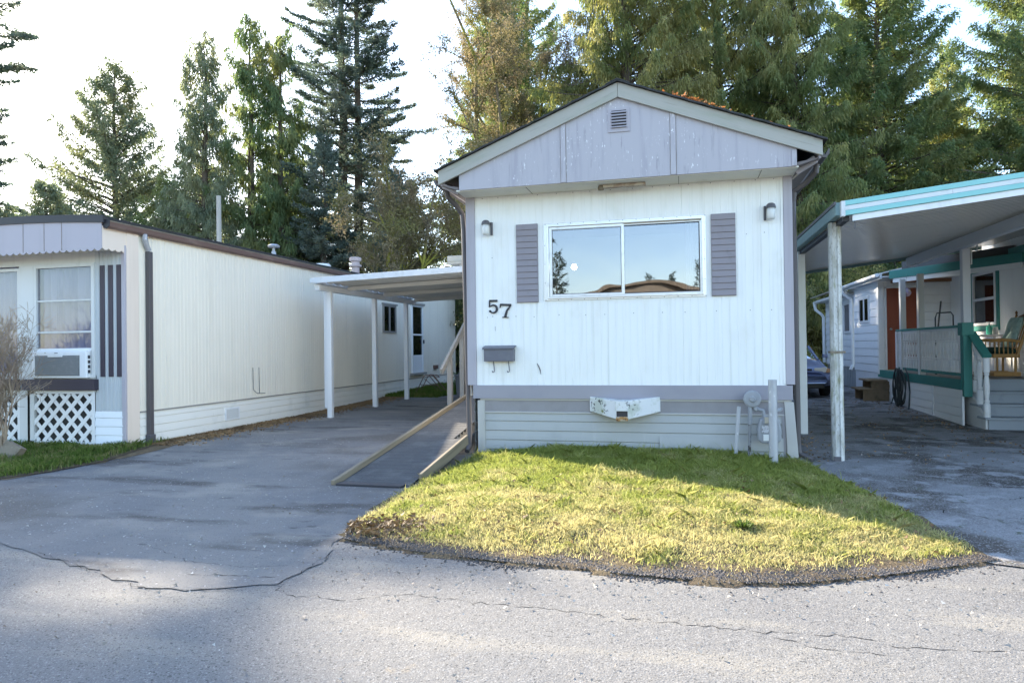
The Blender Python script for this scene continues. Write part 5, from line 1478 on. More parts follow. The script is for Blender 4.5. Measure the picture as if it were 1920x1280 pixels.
part('rear_fascia', MB().prism([(x0, zr_(x0) - 0.09), (x1, zr_(x1) - 0.09), (x1, zr_(x1)), (x0, zr_(x0))], 'y', 16.0, 16.03), beam_teal, rc)
part('gutter', MB().box(1.80, 1.885, 8.70, 16.05, 2.96, 3.115), beam_teal, rc, bevel=0.008)
part('gutter_lip', MB().box(1.785, 1.81, 8.70, 16.05, 3.085, 3.125), dark_metal, rc)
part('side_beam', MB().box(1.89, 1.96, 8.75, 15.9, 2.90, 2.955), black_paint, rc)
part('inner_beam', MB().box(4.66, 4.78, 8.75, 15.95, 3.055, 3.235), grey_beam, rc, bevel=0.005)
cx, cy = 1.88, 9.16
pm = MB()
pm.prism([(cx - .068, cy - .03), (cx - .035, cy - .062), (cx - .028, cy - .045), (cx + .012, cy - .045), (cx + .02, cy - .066), (cx + .05, cy - .05), (cx + .07, cy - .02), (cx + .07, cy + .05), (cx - .068, cy + .05)], 'z', -0.02, 2.95)
p1 = part('post', pm, post_peeling, rc, bevel=0.004)
part('post_bracket', MB().box(cx - .085, cx + .09, cy - .07, cy + .06, 1.33, 1.355), timber_old, p1)
part('post_foot', MB().box(cx - .06, cx + .02, cy - .075, cy - .0, -0.02, 0.05), dark_metal, p1)
part('post', MB().box(1.86, 1.97, 11.75, 11.85, -0.02, 2.95), pale_paint, rc, bevel=0.006)
part('post', MB().box(1.87, 1.96, 14.9, 15.0, -0.02, 2.95), pale_paint, rc, bevel=0.006)
part('hanger', MB().box(2.005, 2.02, 8.72, 8.735, 2.80, 2.92), dark_metal, rc)
part('hook', MB().tube([(5.6, 14.9, 3.35), (5.6, 14.9, 3.24), (5.58, 14.9, 3.20)], 0.012, 6), white_plastic, rc)

# ------------------------------------------------------------------ car
car = thing('parked_car', 'dark blue sedan parked nose out in the shade behind the white carport post', 'car', (2.85, 20.5, 0.1))
def loft(stations, n_x):
    vs, fs = [], []
    for (y, half) in stations:
        ring = [(x, z) for x, z in half] + [(-x, z) for x, z in reversed(half)]
        for (x, z) in ring:
            vs.append((x, y, z))
    k = 2 * n_x
    for i in range(len(stations) - 1):
        for j in range(k - 1):
            fs.append((i * k + j, i * k + j + 1, (i + 1) * k + j + 1, (i + 1) * k + j))
    fs.append(tuple(range(k)))
    fs.append(tuple(range((len(stations) - 1) * k, len(stations) * k))[::-1])
    return MB().add(vs, fs)
S = [(-2.20, [(0.45, .34), (.62, .36), (.66, .46), (.64, .56), (.50, .62), (.30, .64), (0.05, .64)]),
     (-2.10, [(0.50, .26), (.74, .30), (.80, .46), (.78, .60), (.64, .70), (.34, .73), (0.05, .74)]),
     (-1.80, [(0.60, .24), (.80, .28), (.845, .48), (.83, .68), (.70, .79), (.38, .83), (0.05, .84)]),
     (-1.05, [(0.62, .22), (.82, .26), (.86, .50), (.85, .76), (.72, .88), (.38, .93), (0.05, .945)]),
     (-0.85, [(0.62, .22), (.82, .26), (.865, .50), (.86, .80), (.76, .92), (.38, .97), (0.05, .98)]),
     (1.55, [(0.62, .22), (.82, .26), (.865, .50), (.86, .82), (.76, .95), (.38, .99), (0.05, .99)]),
     (2.05, [(0.60, .26), (.80, .30), (.84, .52), (.82, .80), (.72, .92), (.38, .96), (0.05, .96)]),
     (2.25, [(0.50, .34), (.70, .36), (.74, .52), (.72, .76), (.62, .84), (.36, .86), (0.05, .86)])]
part('body', loft(S, 7), car_blue, car, local=True, smooth=True, bevel=0.0)
GH = [(-0.95, [(.70, .90), (.64, .93), (.55, .95), (.05, .96)]), (-0.20, [(.74, .92), (.60, 1.25), (.52, 1.33), (.05, 1.37)]), (0.15, [(.75, .93), (.60, 1.30), (.52, 1.39), (.05, 1.42)]),
      (1.10, [(.75, .94), (.59, 1.29), (.51, 1.37), (.05, 1.40)]), (1.75, [(.70, .94), (.62, .97), (.52, .98), (.05, .99)])]
part('cabin_glass', loft(GH, 4), car_glass, car, local=True, smooth=False)
part('roof_panel', loft([(-0.22, [(.60, 1.262), (.53, 1.34), (.05, 1.382)]), (0.15, [(.61, 1.312), (.53, 1.40), (.05, 1.432)]), (1.12, [(.60, 1.30), (.52, 1.382), (.05, 1.412)])], 3), car_blue, car, local=True, smooth=True)
for s in (-1, 1):
    part('pillar', MB().tube([(s * .70, -0.95, .93), (s * .60, -0.20, 1.27)], 0.028, 6).tube([(s * .76, 0.45, .95), (s * .605, 0.45, 1.30)], 0.03, 6).tube([(s * .70, 1.75, .97), (s * .59, 1.12, 1.30)], 0.04, 6), car_blue, car, local=True)
    part('mirror', MB().box(s * .93 - .06, s * .93 + .06, -0.72, -0.58, .97, 1.07), car_blue, car, local=True, bevel=0.02)
    hl = part('headlight', MB().prism([(s * .38, .62), (s * .72, .63), (s * .745, .72), (s * .66, .755), (s * .40, .735)], 'y', -2.155, -1.98), headlight_mat, car, local=True, bevel=0.01)
    part('turn_signal', MB().prism([(s * .66, .625), (s * .775, .63), (s * .775, .72), (s * .69, .735)], 'y', -2.16, -1.90), amber_mat, hl, local=True, bevel=0.008)
    for yy in (-1.42, 1.36):
        wt = part('wheel', MB().lathe([(0.20, -0.10), (0.30, -0.10), (0.315, -0.07), (0.315, 0.07), (0.30, 0.10), (0.20, 0.10)], (s * .76, yy, 0.31), 22, (1, 0, 0)), tyre_mat, car, local=True)
        part('rim', MB().lathe([(0.20, s * 0.098), (0.19, s * 0.11), (0.06, s * 0.085), (0.001, s * 0.10)], (s * .76, yy, 0.31), 14, (s * s, 0, 0)), chrome, wt, local=True)
part('front_grille', MB().box(-.34, .34, -2.165, -2.10, .63, .72), car_black, car, local=True, bevel=0.01)
part('bumper', loft([(-2.29, [(.55, .36), (.66, .38), (.68, .44), (.62, .54), (.05, .56)]), (-2.18, [(.60, .30), (.78, .33), (.80, .44), (.76, .57), (.05, .60)]), (-1.95, [(.60, .26), (.845, .30), (.865, .44), (.84, .58), (.05, .62)])], 5), car_blue, car, local=True, smooth=True)
part('air_intake', MB().box(-.60, .60, -2.275, -2.1, .235, .345), car_black, car, local=True, bevel=0.01)
part('bumper_strip', MB().tube([(-.62, -2.292, .365), (0, -2.30, .355), (.62, -2.292, .365), (.80, -2.15, .36)], 0.014, 6), chrome, car, local=True)
part('plate_frame', MB().box(-.20, .20, -2.305, -2.285, .40, .52), paper_white, car, local=True)

# ------------------------------------------------------------------ far end of the right drive
fence_brown = mat('fence_brown', (0.25, 0.12, 0.06), 0.7)
fn = thing('wooden_fence', 'short reddish brown wooden fence with a teal post behind the blue car', 'fence', (4.3, 27.0, 0.24))
for i in range(12):
    part('board', MB().box(3.4 + i * 0.11, 3.49 + i * 0.11, 27.0, 27.03, 0.2, 1.35 - 0.02 * (i % 3)), fence_brown, fn)
part('fence_post', MB().box(4.22, 4.40, 26.9, 27.0, 0.2, 2.35), teal, fn, bevel=0.01)
part('fence_rail', MB().box(3.4, 4.7, 27.03, 27.07, 1.0, 1.1).box(3.4, 4.7, 27.03, 27.07, 0.45, 0.55), fence_brown, fn)

ut = thing('utility_pole', 'pale weathered wooden pole rising behind the cream home roof', 'pole', (-16.5, 21.6, 0.2))
part('pole', MB().tube([(-16.50, 21.65, 0), (-16.52, 21.65, 7.2)], [0.12, 0.085], 10), pole_wood, ut)

# ------------------------------------------------------------------ behind the viewer, seen mirrored in the big window
op = thing('mobile_home', 'tan arched roof mobile home mirrored in the big front window', 'mobile home', (-1.7, -12, 0))
tan_m = mat('tan_siding', (0.26, 0.22, 0.17), 0.6, layers=[(3, (1, 1, 1), 0.5, 0.8, (0.21, 0.175, 0.135))])
ao = lambda x: 4.25 - 0.62 * ((x + 1.7) / 3.0) ** 2
xs = [-4.7 + 6.0 * i / 24 for i in range(25)]
part('front_wall', MB().prism([(-4.6, 0)] + [(x, ao(x) - 0.16) for x in xs[1:-1]] + [(1.2, 0)], 'y', -12.2, -12.0), tan_m, op)
part('eave_band', MB().prism([(x, ao(x)) for x in xs] + [(x, ao(x) - 0.14) for x in reversed(xs)], 'y', -24, -11.8), timber_old, op)
part('lap_siding', MB().lapped((0, -12, 0), (1, 0, 0), (0, 1, 0), -4.5, 1.1, 0.5, 3.5, 0.22, 0.02), tan_m, op)
f = MB()
frame_rect(f, -2.9, -0.9, 1.4, 2.6, 0.07, -11.99, -11.93)
ow = part('window', f, white_plastic, op)
part('pane', MB().box(-2.85, -0.95, -11.98, -11.97, 1.45, 2.55), pane_dark, ow)
part('body_shell', MB().box(-4.6, 1.2, -24, -12.2, 0, 3.4), tan_m, op)
# ================================================================== trees
bark = mat('bark', (0.13, 0.105, 0.085), 0.9, 0.1, layers=[(6, (1, 1, 0.15), 0.42, 0.7, (0.08, 0.065, 0.055)), (3, (1, 1, 0.5), 0.58, 0.75, (0.17, 0.16, 0.12))], bumps=[(9, (1, 1, 0.15), 0.8, 0.05)])
moss_bark = mat('moss_bark', (0.17, 0.14, 0.10), 0.9, 0.1, layers=[(1.3, (1, 1, 1), 0.42, 0.58, (0.26, 0.24, 0.05)), (7, (1, 1, 1), 0.55, 0.7, (0.09, 0.07, 0.05))])
twig_bark = mat('twig_bark', (0.38, 0.30, 0.22), 0.85, 0.1, layers=[(5, (1, 1, 1), 0.45, 0.7, (0.30, 0.21, 0.17))])
LM = {
 'cedar_grey': leaf_mat('foliage_cedar_grey', (0.15, 0.185, 0.13), (0.24, 0.275, 0.19), (0.26, 0.265, 0.16), 0.5, (1.2, 1.25, 0.95)),
 'cedar_green': leaf_mat('foliage_cedar_green', (0.105, 0.155, 0.08), (0.18, 0.24, 0.115), (0.24, 0.25, 0.11), 0.5, (1.3, 1.35, 0.85)),
 'cedar_gold': leaf_mat('foliage_cedar_gold', (0.24, 0.245, 0.10), (0.42, 0.38, 0.18), (0.16, 0.20, 0.08), 0.52, (1.35, 1.3, 0.85), clump=0.35),
 'cedar_mid': leaf_mat('foliage_cedar_mid', (0.125, 0.18, 0.085), (0.22, 0.275, 0.125), (0.36, 0.34, 0.15), 0.5, (1.35, 1.35, 0.85), clump=0.35),
 'fir': leaf_mat('foliage_fir', (0.085, 0.125, 0.115), (0.15, 0.195, 0.17), (0.19, 0.215, 0.18), 0.4, (1.25, 1.3, 1.0)),
 'dark': leaf_mat('foliage_dark', (0.075, 0.12, 0.065), (0.135, 0.185, 0.10), (0.17, 0.20, 0.085), 0.45, (1.3, 1.35, 0.9)),
 'brown': leaf_mat('foliage_brown', (0.21, 0.175, 0.115), (0.35, 0.285, 0.195), (0.21, 0.205, 0.08), 0.45, (1.2, 1.15, 0.95)),
}

def crown_arrays(rng, H, R, base, nb, style, density, leaf, hang=0.5, droop=0.4, power=0.85, lean=(0, 0), top_r=0.25, gap=0.0, twin=None, broad_top=False):
    """branches of a conifer as polylines, and leaf triangles along their sprays"""
    K = 7
    t = base + (1 - base) * (np.arange(nb) + rng.random(nb) * 0.9) / nb
    t = 1 - (1 - t) ** 1.12 if style == 'fir' else t
    az = np.arange(nb) * 2.399 + rng.normal(0, 0.5, nb)
    prof = np.clip((1 - t), 0, 1) ** power
    low = np.clip((t - base) / 0.12 + 0.55, 0.55, 1)
    if broad_top:              # thinned below, widened above for the shade it throws
        low = 0.72 + 0.28 * np.clip((t - 0.42) / 0.16, 0, 1)
    L = (R * prof * low + top_r) * rng.uniform(0.62, 1.15, nb)
    L *= np.where(rng.random(nb) < 0.10, rng.uniform(1.1, 1.35, nb), 1.0)
    u = np.linspace(0, 1, K)
    h = np.stack([np.cos(az), np.sin(az)], 1)
    if style == 'fir':
        a = -0.10 + 0.55 * t + rng.normal(0, 0.10, nb)
        c = np.where(t > 0.8, 0.3, 0.12) + rng.normal(0, 0.05, nb)
        zz = L[:, None] * (a[:, None] * u * 0.8 - droop * (1 - t)[:, None] * u + c[:, None] * u ** 2 + 0.10 * u ** 4)
    else:
        a = 0.30 + 0.5 * t + rng.normal(0, 0.15, nb)
        zz = L[:, None] * (a[:, None] * u - (0.55 + droop) * u ** 2 * (1.15 - t)[:, None] + 0.34 * u ** 4)
    bend = rng.normal(0, 0.18, nb)
    px = h[:, 0:1] * u * L[:, None] - h[:, 1:2] * (bend * L)[:, None] * u ** 2
    py_ = h[:, 1:2] * u * L[:, None] + h[:, 0:1] * (bend * L)[:, None] * u ** 2
    P = np.stack([px + lean[0] * t[:, None] * H, py_ + lean[1] * t[:, None] * H, zz + (t * H)[:, None]], 2)
    if twin is not None:
        k = rng.random(nb) < 0.5
        P[k] += np.array([twin[0], twin[1], 0.0])
        P[k, :, 2] -= twin[2] * t[k][:, None]
    rr = (0.012 + 0.014 * L)[:, None] * (1 - 0.85 * u)[None]
    # sprays
    ns = np.maximum(3, (L * density).astype(int))
    bi = np.repeat(np.arange(nb), ns)
    n = len(bi)
    s = rng.random(n) ** (0.75 if style == 'fir' else 0.6)
    s = 0.12 + 0.88 * s
    f = s * (K - 1)
    i0 = np.minimum(f.astype(int), K - 2)
    w = (f - i0)[:, None]
    C = P[bi, i0] * (1 - w) + P[bi, i0 + 1] * w
    T = P[bi, i0 + 1] - P[bi, i0]
    T /= np.linalg.norm(T, axis=1, keepdims=True) + 1e-9
    side = np.stack([-T[:, 1], T[:, 0], np.zeros(n)], 1)
    side /= np.linalg.norm(side, axis=1, keepdims=True) + 1e-9
    sg = np.where(rng.random(n) < 0.5, -1.0, 1.0)[:, None]
    wid = (L[bi] * (0.30 if style == 'fir' else 0.30) * (1.10 - s) + (0.10 if style == 'fir' else 0.17))[:, None]
    if gap:
        kp = rng.random(n) > gap * (0.5 + 0.5 * np.sin(bi * 1.7 + s * 9))
        C, T, side, sg, wid, bi, s, L_ = C[kp], T[kp], side[kp], sg[kp], wid[kp], bi[kp], s[kp], None
        n = len(C)
    m = leaf['n']
    if style == 'fir':
        D = T * 0.75 + side * sg * 0.9 + np.array([0, 0, -0.10]) + rng.normal(0, 0.16, (n, 3))
        SL_ = wid * rng.uniform(0.5, 1.2, (n, 1))
    else:
        D = T * 0.55 + side * sg * 0.55 + np.array([0, 0, -hang * 1.6]) + rng.normal(0, 0.22, (n, 3))
        SL_ = (wid * 0.7 + 0.16 * hang) * rng.uniform(0.5, 1.4, (n, 1))
    D /= np.linalg.norm(D, axis=1, keepdims=True)
    q = np.repeat(np.arange(n), m)
    r = np.tile((np.arange(m) + 0.5) / m, n)[:, None] + rng.normal(0, 0.12, (n * m, 1))
    base_p = C[q] + D[q] * SL_[q] * r + rng.normal(0, leaf['jit'], (n * m, 3))
    sp = np.cross(D[q], rng.normal(size=(n * m, 3)))
    sp /= np.linalg.norm(sp, axis=1, keepdims=True) + 1e-9
    LD = D[q] * 0.9 + sp * leaf['spread'] + (np.array([0, 0, -0.5 * hang]) if style != 'fir' else 0)
    tri = leaf_tris(rng, base_p, LD, leaf['l'], leaf['w'])
    return P, rr, tri

def trunk_pts(H, r0, rng, lean=(0, 0), x0=(0, 0)):
    k = 9
    z = np.linspace(-0.2, H, k)
    wx, wy = rng.normal(0, 0.04, k), rng.normal(0, 0.04, k)
    P = np.stack([x0[0] + lean[0] * z + wx, x0[1] + lean[1] * z + wy, z], 1)
    r = r0 * (1 - np.linspace(0, 1, k)) ** 0.8 + 0.015
    r[0] *= 1.35
    return P, r

def conifer(name, label, x, y, H, R, seed, leafm, style='cedar', base=0.12, nb=170, density=34, leaf=None, group=None, r0=None, twin=None, zshift=0, **kw):
    rng = np.random.default_rng(seed)
    leaf = leaf or dict(n=5, l=0.17, w=0.055, jit=0.035, spread=0.5)
    t = thing(name, label, 'tree', (x, y, ground_z(x, y)), 0, group)
    P, rr, tri = crown_arrays(rng, H, R, base, nb, style, density, leaf, twin=twin, **kw)
    r0 = r0 or 0.012 * H + 0.06
    V, Q = np_tubes(P, rr, 3)
    tp, tr = trunk_pts(H * 0.985, r0, rng, kw.get('lean', (0, 0)))
    V2, Q2 = np_tubes(tp[None], tr[None], 9)
    Vs, Qs = [V2, V], [Q2, Q + len(V2)]
    if twin is not None:
        tp, tr = trunk_pts(H * 0.985 - twin[2], r0 * 0.85, rng, kw.get('lean', (0, 0)), (twin[0], twin[1]))
        V3, Q3 = np_tubes(tp[None], tr[None], 9)
        Qs.append(Q3 + len(V2) + len(V))
        Vs.append(V3)
    np_quads('trunk', np.concatenate(Vs), np.concatenate(Qs), bark, t)
    np_obj('crown', tri, 3, LM[leafm], t)
    return len(tri)

NT = 0
FINE = dict(n=6, l=0.17, w=0.060, jit=0.065, spread=0.6)
HANG = dict(n=6, l=0.22, w=0.045, jit=0.06, spread=0.30)
NEED = dict(n=6, l=0.16, w=0.055, jit=0.035, spread=0.75)
# left, against the bright sky
NT += conifer('cedar_tree', 'open grey green cedar standing alone against the white sky at far left', -29.1, 29.8, 16.4, 5.6, 1, 'cedar_grey', base=0.05, nb=300, density=30, leaf=FINE, power=0.85, gap=0.38, droop=0.15, hang=0.5, top_r=0.35)
NT += conifer('cedar_tree', 'small cedar top left of the lone open cedar', -27.2, 24.1, 8.8, 2.2, 2, 'cedar_grey', base=0.10, nb=150, density=34, leaf=FINE, gap=0.25, droop=0.2)
NT += conifer('cedar_tree', 'thin drooping cedar leaning sparse branches left of the twin topped cedar', -20.3, 25.7, 15.0, 2.3, 3, 'cedar_grey', base=0.08, nb=240, density=30, leaf=HANG, power=0.8, gap=0.35, droop=0.5, hang=1.0, top_r=0.4)
NT += conifer('cedar_tree', 'twin topped cedar hung with curtains of drooping foliage', -18.9, 27.1, 16.3, 2.3, 4, 'cedar_green', base=0.06, nb=380, density=32, leaf=HANG, power=0.75, gap=0.3, droop=0.5, hang=1.1, top_r=0.4, twin=(1.25, 0.4, 0.6))
NT += conifer('fir_tree', 'tall blue green fir with two trunks rising out of the picture', -16.3, 30.8, 25.5, 5.2, 5, 'fir', 'fir', base=0.07, nb=330, density=46, leaf=NEED, power=0.75, droop=0.55, gap=0.2, twin=(0.75, 0.2, 2.0), r0=0.34)
NT += conifer('fir_tree', 'young dark fir in front of the two trunked fir', -15.2, 27.0, 10.5, 2.6, 6, 'fir', 'fir', base=0.03, nb=150, density=38, leaf=NEED, droop=0.5, gap=0.2)
NT += conifer('fir_tree', 'dark fir filling the gap behind the grey chimney cap', -12.2, 28.0, 9.0, 2.9, 7, 'fir', 'fir', base=0.03, nb=150, density=38, leaf=NEED, droop=0.5, gap=0.15)
NT += conifer('cedar_tree', 'bushy low cedar beneath the lone open cedar', -22.8, 26.5, 9.0, 3.2, 8, 'cedar_green', base=0.04, nb=190, density=32, leaf=FINE, droop=0.3, gap=0.25)
NT += conifer('cedar_tree', 'bushy low cedar behind the pale wooden pole', -24.5, 31.0, 11.0, 3.4, 9, 'cedar_green', base=0.04, nb=200, density=32, leaf=FINE, droop=0.3, gap=0.25)
NT += conifer('cedar_tree', 'bushy low cedar between the wooden pole and the fir', -19.2, 30.5, 10.6, 3.0, 10, 'dark', base=0.04, nb=190, density=34, leaf=FINE, droop=0.3, gap=0.2)
NT += conifer('cedar_tree', 'low dark cedar behind the roof edge at far left', -31.5, 25.5, 8.2, 3.0, 26, 'cedar_grey', base=0.03, nb=170, density=32, leaf=FINE, droop=0.3, gap=0.2)
NT += conifer('fir_tree', 'fir at the very left edge of the view, only branch tips showing', -37.0, 26.8, 42.0, 5.2, 12, 'fir', 'fir', base=0.06, nb=330, density=32, leaf=dict(n=6, l=0.22, w=0.085, jit=0.06, spread=0.75), power=0.3, droop=0.5, gap=0.33, broad_top=True)  # unseen crown above the view is shaped to shade the near road
# behind the white home
NT += conifer('cedar_tree', 'tall dark conifer behind the brown leaved tree, reaching out of view', -8.6, 39.1, 25.0, 5.0, 13, 'cedar_green', base=0.05, nb=230, density=36, leaf=FINE, droop=0.3, gap=0.1)
NT += conifer('cedar_tree', 'golden green drooping cedar behind the roof peak', -2.2, 30.2, 23.5, 5.4, 14, 'cedar_gold', base=0.06, nb=420, density=36, leaf=HANG, power=0.7, droop=0.55, hang=1.1, gap=0.18)
NT += conifer('cedar_tree', 'broad mid green drooping cedar behind the right roof slope', 1.9, 33.5, 25.5, 6.0, 15, 'cedar_mid', base=0.06, nb=440, density=34, leaf=HANG, power=0.7, droop=0.5, hang=1.1, gap=0.25)
NT += conifer('cedar_tree', 'drooping green cedar behind the right gutter of the white home', 5.0, 31.9, 21.0, 4.0, 16, 'cedar_mid', base=0.05, nb=330, density=34, leaf=HANG, power=0.7, droop=0.5, hang=1.0, gap=0.25)
NT += conifer('cedar_tree', 'green cedar with a slim visible trunk left of the blue sky gap', 9.0, 34.1, 22.5, 4.8, 17, 'cedar_green', base=0.05, nb=430, density=34, leaf=FINE, power=0.75, droop=0.3, gap=0.25, r0=0.22)
NT += conifer('cedar_tree', 'short pale topped cedar in the blue sky gap', 16.3, 47.2, 19.6, 4.0, 18, 'cedar_mid', base=0.08, nb=260, density=34, leaf=FINE, gap=0.15)
NT += conifer('cedar_tree', 'cedar at the right edge beside the blue sky gap', 15.6, 34.4, 22.0, 5.0, 19, 'cedar_green', base=0.05, nb=420, density=32, leaf=FINE, power=0.7, droop=0.25, gap=0.25)
NT += conifer('cedar_tree', 'dense low cedar behind the aqua striped carport roof', 12.4, 36.5, 12.0, 3.6, 20, 'cedar_mid', base=0.04, nb=300, density=24, leaf=FINE, droop=0.3, gap=0.1)
NT += conifer('cedar_tree', 'low dark cedar seen over the rear of the blue car', 6.6, 35.5, 12.0, 3.6, 21, 'dark', base=0.03, nb=190, density=30, leaf=FINE, droop=0.3, gap=0.1)
NT += conifer('cedar_tree', 'dense dark cedar low behind the rear wing eaves', 10.8, 42.5, 17.0, 4.8, 22, 'cedar_green', base=0.03, nb=260, density=32, leaf=FINE, droop=0.3, gap=0.1)
NT += conifer('cedar_tree', 'dark cedar behind the right end of the aqua fascia', 18.5, 42.0, 16.0, 4.8, 23, 'dark', base=0.03, nb=190, density=28, leaf=FINE, droop=0.3, gap=0.1)
NT += conifer('cedar_tree', 'dark cedar low behind the left eave of the white home', -7.2, 42.0, 15.0, 4.4, 24, 'dark', base=0.03, nb=190, density=26, leaf=FINE, droop=0.3, gap=0.1)

NT += conifer('cedar_tree', 'green conifer filling the space behind the tall brown leaved tree', -9.4, 35.5, 20.5, 4.2, 25, 'cedar_green', base=0.05, nb=300, density=36, leaf=FINE, power=0.6, droop=0.35, gap=0.2)

# ------------------------------------------------------------------ leafless and brown leaved trees
def twiggy(rng, start, levels, rmin=0.0035):
    """levels: (children, length, spread, up, K); returns polylines per level"""
    out = []
    P0, R0 = start
    cur, curR = P0, R0
    out.append((P0, R0))
    for (nch, Lr, spread, up, taper) in levels:
        B, K, _ = cur.shape
        b = np.repeat(np.arange(B), nch)
        n = len(b)
        s = rng.uniform(0.25, 1.0, n)
        f = s * (K - 1)
        i0 = np.minimum(f.astype(int), K - 2)
        w = (f - i0)[:, None]
        C = cur[b, i0] * (1 - w) + cur[b, i0 + 1] * w
        T = cur[b, i0 + 1] - cur[b, i0]
        T /= np.linalg.norm(T, axis=1, keepdims=True) + 1e-9
        D = T + rng.normal(0, spread, (n, 3)) + np.array([0, 0, up])
        D /= np.linalg.norm(D, axis=1, keepdims=True)
        L = Lr * rng.uniform(0.5, 1.25, n) * (1.15 - 0.5 * s)
        k = 5
        u = np.linspace(0, 1, k)
        bend = rng.normal(0, 0.22, (n, 3))
        P = C[:, None] + D[:, None] * (u[None, :, None] * L[:, None, None]) + bend[:, None] * (u ** 2)[None, :, None] * L[:, None, None]
        r = (curR[b, i0] * taper)[:, None] * (1 - 0.7 * u)[None]
        cur, curR = P, np.maximum(r, rmin)
        out.append((cur, curR))
    return out

def leafless(name, label, x, y, H, seed, levels, stems=3, r0=0.12, barkm=None, leaves=0, leafl=0.1, leafm='brown', spread=0.22, cat='tree', leaf_w=0.6):
    rng = np.random.default_rng(seed)
    t = thing(name, label, cat, (x, y, ground_z(x, y)))
    k = 6
    u = np.linspace(0, 1, k)
    az = np.arange(stems) * 2 * PI / stems + rng.normal(0, 0.4, stems)
    d = np.stack([np.cos(az), np.sin(az)], 1) * spread * rng.uniform(0.5, 1.3, (stems, 1))
    z = H * rng.uniform(0.75, 1.0, stems)
    P = np.stack([d[:, 0:1] * u * z[:, None] * (0.6 + 0.4 * u), d[:, 1:2] * u * z[:, None] * (0.6 + 0.4 * u), z[:, None] * u - 0.1], 2)
    P[:, 1:, :2] += rng.normal(0, 0.02 * H, (stems, k - 1, 2))
    R = np.full((stems, 1), r0) * (1 - 0.8 * u)[None]
    lv = twiggy(rng, (P, R), levels, 0.0035 if cat == 'tree' else 0.0028)
    Vs, Qs, off = [], [], 0
    for (p, r) in lv:
        V, Q = np_tubes(p, r, 4 if len(p) < 60 else 3)
        Vs.append(V)
        Qs.append(Q + off)
        off += len(V)
    np_quads('trunk' if cat == 'tree' else 'stems', np.concatenate(Vs), np.concatenate(Qs), barkm or moss_bark, t)
    if leaves:
        allp = np.concatenate([p.reshape(-1, 3) for (p, r) in lv[-2:]])
        c = allp[rng.integers(0, len(allp), leaves)] + rng.normal(0, 0.07, (leaves, 3))
        D = rng.normal(0, 1, (leaves, 3)) + np.array([0, 0, -0.8])
        np_obj('crown', leaf_tris(rng, c, D, leafl, leafl * leaf_w), 3, LM[leafm], t)
leafless('maple_tree', 'low mossy tree with tan dead leaves left of the white home', -9.7, 22.8, 7.4, 31, [(8, 2.3, 0.55, 0.05, 0.55), (8, 1.25, 0.6, 0.0, 0.5), (6, 0.6, 0.7, 0.0, 0.5)], 4, 0.13, None, 26000, 0.085, 'brown', 0.20)
leafless('maple_tree', 'tall brown leaved tree with bare twigs left of the roof peak', -7.9, 30.5, 18.0, 32, [(15, 3.0, 0.50, 0.15, 0.5), (9, 1.6, 0.6, 0.05, 0.5), (6, 0.8, 0.7, 0.0, 0.5)], 5, 0.2, None, 95000, 0.085, 'brown', 0.13)
leafless('maple_tree', 'bare twiggy tree between the fir and the left eave', -9.6, 33.5, 12.5, 33, [(10, 2.4, 0.5, 0.2, 0.5), (8, 1.3, 0.6, 0.1, 0.5), (6, 0.7, 0.7, 0.05, 0.5)], 4, 0.15, None, 3000, 0.09, 'brown', 0.14)
leafless('maple_tree', 'mossy leaning tree close behind the small porch roof', -7.2, 25.5, 6.6, 34, [(8, 1.9, 0.6, 0.05, 0.5), (8, 1.1, 0.65, 0.0, 0.5), (6, 0.55, 0.7, 0.0, 0.5)], 4, 0.12, None, 16000, 0.08, 'brown', 0.22)
leafless('bare_shrub', 'leafless twiggy shrub in front of the left home window', -9.75, 7.9, 1.75, 35, [(6, 0.75, 0.35, 0.45, 0.45), (5, 0.42, 0.5, 0.3, 0.5), (3, 0.20, 0.6, 0.2, 0.6)], 11, 0.017, twig_bark, 900, 0.022, 'brown', 0.22, cat='shrub')
leafless('bare_thicket', 'tangle of arching bare stems beyond the blue car', 3.6, 28.6, 5.2, 36, [(8, 1.7, 0.5, 0.1, 0.5), (7, 0.9, 0.6, 0.0, 0.5)], 14, 0.03, mat('pale_stem', (0.33, 0.27, 0.17), 0.8), 9000, 0.12, 'cedar_gold', 0.30, cat='shrub', leaf_w=0.3)

# broad evergreen shrubs behind the homes
def shrub(label, x, y, H, R, seed, m, n=16000, lsize=0.14):
    rng = np.random.default_rng(seed)
    t = thing('evergreen_shrub', label, 'shrub', (x, y, ground_z(x, y)))
    k = 70
    c = rng.normal(0, 1, (k, 3))
    c /= np.linalg.norm(c, axis=1, keepdims=True)
    c *= rng.uniform(0.45, 1.0, (k, 1)) ** 0.6
    c = c * np.array([R, R, H / 2]) * 0.86 + np.array([0, 0, H / 2])
    q = rng.integers(0, k, n)
    p = c[q] + rng.normal(0, 0.16 * R, (n, 3)) * np.array([1, 1, 0.8])
    p = p[p[:, 2] > 0.03]
    D = (p - np.array([0, 0, H * 0.4])) * 0.4 + rng.normal(0, 0.7, p.shape)
    np_obj('crown', leaf_tris(rng, p, D, lsize, lsize * 0.45), 3, LM[m], t)
    s = np.zeros((12, 4, 3))
    e = c[:12]
    for i in range(4):
        s[:, i] = e * (i / 3) + np.array([0, 0, 0]) + rng.normal(0, 0.05, (12, 3)) * (i > 0)
    V, Q = np_tubes(s, np.tile(np.array([[0.05, 0.04, 0.025, 0.01]]), (12, 1)), 4)
    np_quads('trunk', V, Q, bark, t)
shrub('dark evergreen shrub in the corner behind the cream home rear', -9.2, 27.2, 4.2, 2.2, 41, 'dark')
shrub('dark evergreen shrub behind the small side porch', -5.4, 29.0, 4.8, 2.2, 42, 'dark')
